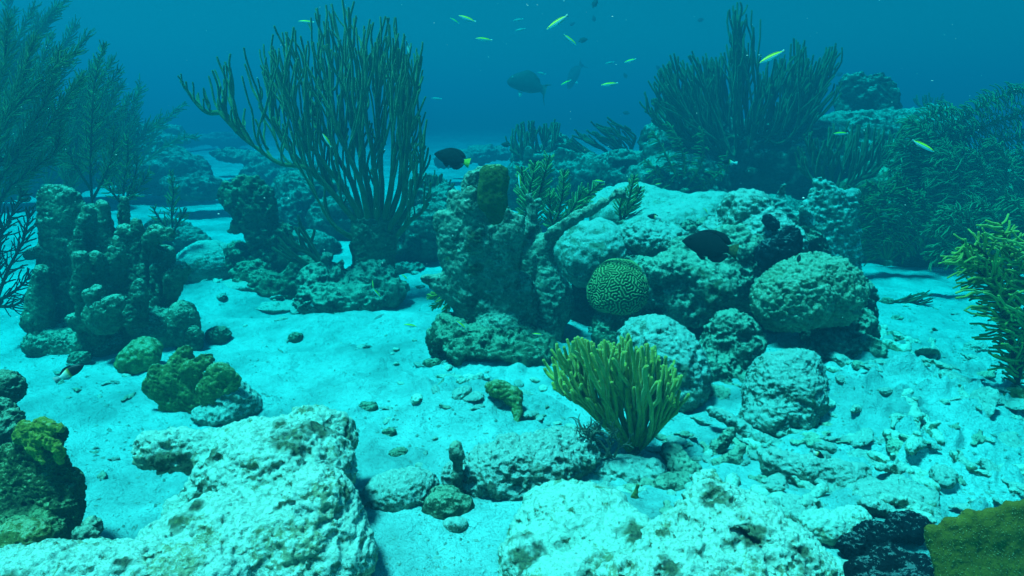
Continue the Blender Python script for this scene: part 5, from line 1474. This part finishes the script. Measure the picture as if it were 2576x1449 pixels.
def fish_parts(kind):
    P = []
    if kind in ('wrasse', 'wrasse_pale'):
        st = [(.50, .0, .006, .006, .006), (.46, .002, .028, .024, .02), (.38, .004, .056, .05, .036), (.25, .006, .078, .078, .048), (.08, .006, .086, .092, .052), (-.12, .004, .074, .082, .042), (-.28, .002, .05, .05, .026), (-.36, 0, .034, .034, .014), (-.40, 0, .032, .032, .009)]
        P.append(('body', *loft(st), FM[kind]))
        P.append(('tail_fin', *fin([(-.38, -.034, .034), (-.44, -.048, .048), (-.5, -.056, .056)]), FM['tail_clear']))
        P.append(('dorsal_fin', *fin([(.28, .07, .085), (.1, .085, .118), (-.1, .07, .112), (-.27, .045, .085), (-.33, .035, .04)]), FM['yellow_fin'] if kind == 'wrasse' else FM['tail_clear']))
        P.append(('anal_fin', *fin([(.02, -.09, -.095), (-.1, -.08, -.112), (-.27, -.05, -.082), (-.33, -.035, -.04)]), FM['tail_clear']))
        ex, ez, er, ey = .40, .016, .014, .032
    elif kind in ('black', 'dark', 'jet'):
        st = [(.50, -.02, .01, .01, .008), (.46, -.01, .055, .05, .03), (.38, .0, .12, .11, .058), (.24, .01, .19, .18, .078), (.06, .012, .225, .22, .084), (-.10, .01, .20, .20, .066), (-.22, .005, .12, .12, .04), (-.30, 0, .06, .06, .018), (-.34, 0, .052, .052, .010)]
        P.append(('body', *loft(st), FM[kind]))
        tail = {'black': FM['yellow_fin'], 'jet': FM['olive_fin'], 'dark': FM['dark']}[kind]
        P.append(('tail_fin', *fin([(-.31, -.055, .055), (-.38, -.085, .085), (-.44, -.12, .12), (-.50, -.14, .14)]), tail))
        P.append(('dorsal_fin', *fin([(.26, .16, .20), (.12, .21, .27), (-.05, .2, .29), (-.2, .12, .27), (-.31, .07, .20), (-.36, .1, .13)]), FM[kind]))
        P.append(('anal_fin', *fin([(.0, -.2, -.23), (-.12, -.17, -.28), (-.24, -.1, -.26), (-.32, -.08, -.17), (-.35, -.1, -.12)]), FM[kind]))
        P.append(('pelvic_fin', *fin([(.2, -.16, -.2), (.1, -.2, -.28), (.04, -.21, -.25)]), FM[kind]))
        ex, ez, er, ey = .38, .035, .026, .052
    elif kind == 'bicolor':
        st = [(.50, -.01, .01, .01, .008), (.44, 0, .07, .065, .04), (.34, .0, .13, .12, .06), (.2, .005, .17, .165, .07), (.02, .005, .17, .165, .066), (-.14, .0, .12, .12, .045), (-.26, 0, .06, .06, .02), (-.31, 0, .05, .05, .01)]
        P.append(('body', *loft(st), FM[kind]))
        P.append(('tail_fin', *fin([(-.29, -.05, .05), (-.38, -.09, .09), (-.5, -.13, .13)]), FM['white_fin']))
        P.append(('dorsal_fin', *fin([(.22, .14, .17), (.05, .16, .24), (-.1, .12, .22), (-.24, .07, .14)]), FM['black']))
        P.append(('anal_fin', *fin([(.0, -.15, -.17), (-.12, -.12, -.2), (-.24, -.07, -.13)]), FM['white_fin']))
        ex, ez, er, ey = .36, .03, .024, .056
    elif kind == 'parrot':
        st = [(.50, -.02, .02, .02, .02), (.47, -.01, .065, .07, .045), (.38, .01, .11, .12, .07), (.24, .025, .165, .15, .085), (.08, .03, .195, .165, .09), (-.08, .02, .16, .15, .075), (-.2, .005, .095, .105, .045), (-.28, -.005, .062, .068, .022), (-.32, -.005, .06, .064, .012)]
        P.append(('body', *loft(st), FM['grey']))
        V = []
        P.append(('tail_fin', *fin([(-.30, -.066, .056), (-.36, -.10, .075), (-.40, -.15, .095), (-.415, -.2, .1)], .005), FM['grey']))
        P.append(('tail_lobe', *fin([(-.36, .045, .075), (-.44, .07, .093), (-.50, .09, .10)], .005), FM['grey']))
        P.append(('tail_lobe', *fin([(-.38, -.15, -.09), (-.42, -.22, -.17), (-.46, -.28, -.25)], .005), FM['grey']))
        P.append(('dorsal_fin', *fin([(.26, .17, .18), (.1, .2, .25), (-.06, .16, .225), (-.2, .09, .15), (-.25, .07, .09)], .005), FM['grey']))
        P.append(('pelvic_fin', *fin([(.2, -.13, -.15), (.14, -.14, -.24), (.1, -.14, -.22)], .005), FM['tail_clear']))
        V, F = fin([(.22, -.02, .0), (.14, -.025, .02), (.08, -.01, .01)], .006); V[:, 1] -= .092
        P.append(('pectoral_fin', V, F, FM['white_fin']))
        ex, ez, er, ey = .40, .05, .016, .066
    V, F = ball((ex, ey, ez), er); P.append(('eye', V, F, FM['eye_ring'] if kind == 'parrot' else FM['eye']))
    V, F = ball((ex, -ey, ez), er); P.append(('eye', V, F, FM['eye_ring'] if kind == 'parrot' else FM['eye']))
    return P

FISH_MESH = {}
def fish(name, label, cat, kind, px, py, lpx, head, real, group=None, yaw=0.0, arch=0.0):
    if kind not in FISH_MESH:
        FISH_MESH[kind] = []
        for p in fish_parts(kind):
            at_ = None
            if len(p) == 6: at_ = {"band": p[3], "along": p[4] * 2}
            FISH_MESH[kind].append((p[0], make_mesh(kind + "_" + p[0], p[1], p[2], p[-1], at_)))
    s = real / lpx
    Y = s * FPX * ray(px, py)[1]
    c = at(px, py, Y)
    a = R(head)
    up_p = Vector((0, _sp, _cp)); rt = Vector((1, 0, 0)); fw = Vector((0, _cp, -_sp))
    h = (rt * math.cos(a) + up_p * math.sin(a)) * math.cos(yaw) + fw * math.sin(yaw)
    z = up_p - h * up_p.dot(h)
    if z.length < .2: z = rt - h * rt.dot(h)
    z.normalize(); y = z.cross(h)
    root = thing(name, label, cat, c, group)
    root.rotation_euler = Matrix((h, y, z)).transposed().to_euler()
    L = real / max(.5, math.cos(yaw))
    root.scale = (L, L, L)
    for pn, me in FISH_MESH[kind]:
        o = bpy.data.objects.new(pn, me); COL.objects.link(o); o.parent = root
    return root

W = "small yellow-backed white-bellied wrasse "
GW = "young yellow wrasses"
NEAR = {(822, 353): .05, (938, 716): .036, (948, 738): .044, (1018, 697): .034, (1033, 819): .046, (1160, 818): .038, (1352, 841): .030, (1307, 455): .055, (1508, 456): .044, (1632, 432): .039, (1656, 463): .03, (1775, 530): .030}
for (x, y, l, hd, lab) in [
    (770, 55, 40, 178, "at the top of the picture over the tall sea rod"),
    (1143, 52, 27, 150, "the smaller of a pair heading up left in open water"),
    (1175, 47, 46, 160, "the larger of a pair heading up left in open water"),
    (1217, 99, 42, 178, "alone and level, below the pair in open water"),
    (1402, 56, 62, 212, "long and tilted head-down, highest right of the centre"),
    (1434, 100, 42, -36, "tilted head-down to the right, above the faint tilted parrotfish"),
    (1424, 208, 30, 208, "just touching the outline of the faint tilted parrotfish"),
    (1533, 212, 44, 188, "level in open water, right of both parrotfish"),
    (1942, 143, 68, 206, "the longest one, in front of the bushy sea rod's crown"),
    (2115, 336, 40, 184, "level before the reef mound right of the bushy sea rod"),
    (2322, 367, 62, -30, "diving to the right in front of the right thicket"),
    (822, 353, 38, 122, "diving steeply in front of the tall sea rod's limbs"),
    (938, 716, 24, 98, "upright beside another at the tall sea rod's foot"),
    (948, 738, 30, 130, "the lower of two at the tall sea rod's foot"),
    (1018, 697, 22, 140, "tiny, over shaded sand right of the tall sea rod's foot"),
    (1033, 819, 36, 172, "over bare sand left of the undercut boulder"),
    (1160, 818, 34, 140, "in front of the undercut boulder's pale top"),
    (1352, 841, 26, 176, "in the shade right of the undercut boulder"),
    (1307, 455, 36, 95, "hanging vertical beside the tall green plume"),
    (1508, 456, 28, 172, "over the second green plume"),
    (1632, 432, 18, 200, "tiny, in front of the dark reef mound"),
    (1656, 463, 18, 192, "tiny, just above the smooth pale reef boulder"),
    (1775, 530, 20, 130, "small, over the smooth boulder beside the craggy knob")]:
    fish("wrasse", W + lab, "fish", 'wrasse', x, y, l, hd, NEAR.get((x, y), .066), GW, yaw=.2 * math.sin(x))
fish("wrasse", "short arched yellow wrasse turning in open water above the right-of-centre reef", "fish", 'wrasse', 1585, 153, 26, 184, .05, GW, yaw=.7)
for (x, y, l, hd, lab) in [(953, 797, 30, 210, "pale translucent wrasse over bare sand below the tall sea rod"), (1027, 122, 44, -75, "pale wrasse hanging upright beside the tall sea rod's crown"),
                           (1770, 437, 20, 176, "pale wrasse small against the dark reef mound"), (1362, 184, 22, 165, "pale hazy wrasse between the two parrotfish"),
                           (1303, 50, 26, 190, "pale hazy wrasse high in the blue, upper of two"), (1308, 75, 28, 192, "pale hazy wrasse high in the blue, lower of two"),
                           (1098, 248, 26, 175, "faint pale wrasse in open water above the black yellow-tailed damselfish"), (1533, 158, 24, 190, "faint pale wrasse behind the arched yellow one")]:
    fish("wrasse", lab, "fish", 'wrasse_pale', x, y, l, hd, .04 if y > 700 else (.05 if y > 400 else .075), "pale hazy wrasses")

fish("damselfish", "black damselfish with a yellow tail beside the tall sea rod's right edge", "fish", 'black', 1137, 398, 92, 164, .13)
fish("damselfish", "large black damselfish hovering before the right-hand reef", "fish", 'jet', 1786, 618, 142, 168, .15)
fish("damselfish", "two-tone damselfish low over the sand at left, dark head turned right", "fish", 'bicolor', 174, 938, 70, 32, .052, "two-tone damselfish", yaw=.3)
fish("damselfish", "two-tone damselfish before the dark reef mound, pale tail to the right", "fish", 'bicolor', 1835, 408, 40, 172, .07, "two-tone damselfish")
fish("damselfish", "two-tone damselfish over the craggy boulder left of the large black one", "fish", 'bicolor', 1646, 546, 36, 170, .046, "two-tone damselfish")
fish("damselfish", "two-tone damselfish above the rubble log at right, head down right", "fish", 'bicolor', 2056, 1142, 40, -30, .03, "two-tone damselfish")
fish("parrotfish", "big grey parrotfish with pale fins swimming left in the blue", "fish", 'parrot', 1330, 214, 110, 166, .46).scale[2] *= 1.35
fish("parrotfish", "faint tilted parrotfish further off, tail up to the right", "fish", 'parrot', 1447, 188, 66, 238, .46, yaw=.6).scale[2] *= 1.3
for (x, y, l, hd, lab) in [(1497, 8, 26, 60, "cut by the top edge"), (1494, 47, 18, 100, "directly below the one cut by the top edge"), (1467, 101, 24, 15, "right of the head-down wrasse"),
                           (1440, 60, 16, 30, "beside the long tilted wrasse's tail"), (1573, 190, 16, 120, "between the arched wrasse and the bushy sea rod"), (1575, 284, 18, 176, "low in the blue above the swept sea rod"),
                           (1655, 170, 16, 130, "left of the bushy sea rod's crown"), (495, 351, 15, 70, "at the tip of the tall sea rod's lowest left limb"), (596, 375, 14, 150, "over the far sand behind the tall sea rod"),
                           (1272, 364, 24, 176, "at the left end of the mid-distance reef"), (1763, 50, 18, 10, "high in the blue left of the bushy rod's tuft"), (2112, 187, 18, 20, "right of the bushy sea rod's crown"),
                           (1880, 150, 18, 10, "against the bushy sea rod's tuft"), (2010, 650, 20, 75, "between the crusty sponge and the pale knobbly brain coral")]:
    fish("damselfish", "tiny dark damselfish silhouette " + lab, "fish", 'dark', x, y, l, hd, .022 if y > 600 else (.06 if x == 1272 else .09), "tiny dark damselfish")
# ------------------------------------------------------------------ loose rubble and grit
g = np.random.default_rng(21)
RUB = []
for k in range(9):
    q = Rock(k=6, vox=2.0)
    x0, y0 = 1288, 1100; Y0 = 1.6
    q.e(x0, y0, Y0, g.uniform(12, 19), g.uniform(6, 11), g.uniform(10, 15), g.uniform(-20, 20)).e(x0 + g.uniform(-10, 10), y0 + g.uniform(-4, 4), Y0, g.uniform(7, 12), g.uniform(5, 8), 9)
    if k % 2 == 0: q.c([(x0 - 26, y0 + 2, Y0, 5), (x0 + 26, y0 - 6, Y0 + .01, 4)])
    V, F = q.mesh([(14, 3, 'n'), (7, 1.6, 'r')], k)
    RUB.append(make_mesh("rubble_piece", V - V.mean(0), F, (M['pale_rock'], M['near_rock'], M['reef_rock'], M['near_rock'])[k % 4]))
regions = [  # px range, py range, how many, size range
    (1650, 2576, 1040, 1330, 85, .45, 1.25), (2050, 2560, 900, 1060, 30, .5, 1.3), (1380, 1760, 1060, 1260, 40, .4, 1.0),
    (960, 1400, 850, 1080, 34, .4, 1.0), (600, 1000, 760, 900, 14, .3, .8), (0, 360, 880, 1010, 16, .4, 1.0),
    (920, 1280, 1050, 1300, 16, .3, .7), (450, 760, 690, 760, 10, .8, 1.6), (2200, 2500, 760, 900, 16, .3, .8), (0, 320, 1060, 1330, 8, .3, .7)]
n_ = 0
for (xa, xb, ya, yb, cnt, sa, sb) in regions:
    for k in range(cnt):
        x, y = g.uniform(xa, xb), g.uniform(ya, yb)
        p = on_ground(x, y)
        o = bpy.data.objects.new("rubble_piece", RUB[int(g.integers(len(RUB)))])
        COL.objects.link(o)
        sc_ = g.uniform(sa, sb) * (1.0 if g.random() < .8 else 1.5)
        o.location = Vector((float(p[0]), float(p[1]), float(p[2]) + .001 * sc_))
        o.rotation_euler = (g.normal(0, .25), g.normal(0, .25), g.uniform(0, 6.28))
        o.scale = (sc_, sc_, sc_ * g.uniform(.6, 1.0))
        tag(o, "small loose piece of broken coral lying on the sand", "coral rubble", "loose coral rubble on the sand")
        n_ += 1

# bigger chunks bedded in the rubble on the right and around the reef's foot
BIG = []
for k in range(8):
    q = Rock(k=10, vox=3.2); x0, y0, Y0 = 1288, 1100, 1.6
    if k % 2 == 0: q.c([(x0 - 56, y0 + 3, Y0, 9), (x0 - 10, y0 + g.uniform(-8, 8), Y0, 12), (x0 + 50, y0 + g.uniform(-14, 14), Y0 + .01, 7)]).c([(x0, y0, Y0, 9), (x0 + g.uniform(-10, 24), y0 - g.uniform(14, 26), Y0 + .012, 6)])
    elif k % 4 == 1: q.e(x0, y0, Y0, 52, 9, 30, g.uniform(-12, 12)).e(x0 + 24, y0 - 4, Y0, 26, 8, 18)
    else: q.e(x0, y0, Y0, 32, 20, 26, g.uniform(-20, 20)).e(x0 + 18, y0 + 2, Y0, 20, 16, 18).e(x0 - 20, y0 + 4, Y0, 18, 12, 16)
    V, F = q.mesh([(36, 5, 'n'), (15, 3, 'r'), (7, 1.2, 'n')], k + 40)
    BIG.append(make_mesh("rubble_chunk", V - V.mean(0), F, (M['near_rock'], M['pale_rock'], M['near_rock'], M['pale_rock'])[k % 4]))
for (xa, xb, ya, yb, cnt, sa, sb) in [(1680, 2330, 1060, 1330, 44, .5, 1.15), (2100, 2560, 950, 1250, 26, .5, 1.2), (1380, 1700, 1090, 1230, 12, .5, .9), (1120, 1380, 930, 1060, 9, .5, .9), (560, 900, 700, 760, 9, .7, 1.3), (900, 1080, 640, 720, 6, .7, 1.2), (2160, 2480, 860, 930, 9, .6, 1.2)]:
    for k in range(cnt):
        p = on_ground(g.uniform(xa, xb), g.uniform(ya, yb))
        o = bpy.data.objects.new("rubble_chunk", BIG[int(g.integers(len(BIG)))]); COL.objects.link(o)
        sc_ = g.uniform(sa, sb)
        o.location = Vector((float(p[0]), float(p[1]), float(p[2]) + .002 * sc_))
        o.rotation_euler = (g.normal(0, .22), g.normal(0, .22), g.uniform(0, 6.28)); o.scale = (sc_, sc_, sc_ * g.uniform(.7, 1.1))
        tag(o, "hand-sized chunk of dead coral half buried in the sand", "coral rubble", "dead coral chunks half buried in the sand")

for (x, y, rx, ry, a, lab) in ((1172, 935, 15, 6, 20, "white broken shell under the left corner of the undercut boulder"), (1204, 948, 11, 5, 35, "white shell splinter in the shade before the undercut boulder"), (1236, 944, 8, 5, -40, "smallest white shell chip before the undercut boulder"), (790, 765, 10, 6, 0, "white shell chip below the tall sea rod's knobby rock")):
    q = Rock(k=4, vox=1.4); Y0 = gD(y + ry); q.e(x, y, Y0, rx, ry, rx * .5, a).e(x + rx * .5, y + 2, Y0, rx * .5, ry * .8, rx * .4)
    q.build("shell", lab, "shell", M['shell'], disp=[(9, 2, 'n')], seed=x)
# grit: too fine to count
def chips(n, place, size, seed):
    g = np.random.default_rng(seed)
    t = np.array([[1, 0, 0], [0, 1, 0], [-1, 0, 0], [0, -1, 0], [0, 0, .7], [0, 0, -.7]], float)
    tf = np.array([[0, 1, 4], [1, 2, 4], [2, 3, 4], [3, 0, 4], [1, 0, 5], [2, 1, 5], [3, 2, 5], [0, 3, 5]])
    P = place(n, g)
    s = size[0] + (size[1] - size[0]) * g.random(n) ** 2.5
    a = g.uniform(0, 6.28, n)
    q = t[None] * (1 + .5 * g.uniform(-1, 1, (n, 6, 1))) * s[:, None, None] * g.uniform(.5, 1.3, (n, 1, 3))
    c, d = np.cos(a)[:, None], np.sin(a)[:, None]
    q = np.stack([q[..., 0] * c - q[..., 1] * d, q[..., 0] * d + q[..., 1] * c, q[..., 2]], -1)
    V = (q + P[:, None]).reshape(-1, 3)
    F = (tf[None] + 6 * np.arange(n)[:, None, None]).reshape(-1, 3)
    return V, F
def on_sand(n, g):
    py = 730 + 720 * g.random(n) ** 1.0
    px = g.uniform(-100, 2680, n)
    # clumped, and thicker on the right
    keep = np.zeros(n, bool)
    u = (px - CX) / FPX; v = (py - CY) / FPX
    dz = -_sp - v * _cp; t = CAM_H / -dz
    x, y = u * t, (_cp - v * _sp) * t
    cl = fbm(np.stack([x * 4, y * 4, x * 0], -1), 2)
    w = .25 + .6 * np.clip(cl, -.3, 1) + .5 * np.clip((x - .4), 0, 1)
    keep = g.random(n) < w
    x, y = x[keep], y[keep]
    return np.stack([x, y, ground_h(x, y) + .0005], -1)
def chips_sand(n, size, seed):
    g = np.random.default_rng(seed)
    P = on_sand(n, g)
    return chips(len(P), lambda m, gg: P, size, seed + 1)
M['grit'] = plain_mat("coral_grit", (.10, .13, .10), (.45, .58, .52), scale=9, spread=.3)
V, F = chips_sand(15000, (.0012, .0065), 41)
o = obj("gravel", V, F, M['grit'], smooth=False); tag(o, "fine broken shell and coral grit strewn over the sand", kind="stuff")
# flecks drifting in the water
def drift(n, g):
    px, py = g.uniform(0, 2576, n), g.uniform(0, 1100, n)
    Y = g.uniform(1.2, 3.2, n)
    P = at_many(px, py, Y)
    return P[P[:, 2] > .08]
gg = np.random.default_rng(5); P = drift(420, gg)
V, F = chips(len(P), lambda m, g_: P, (.0007, .0024), 43)
o = obj("drifting_particles", V, F, M['shell'], smooth=False); tag(o, "pale specks drifting in the water", kind="stuff")
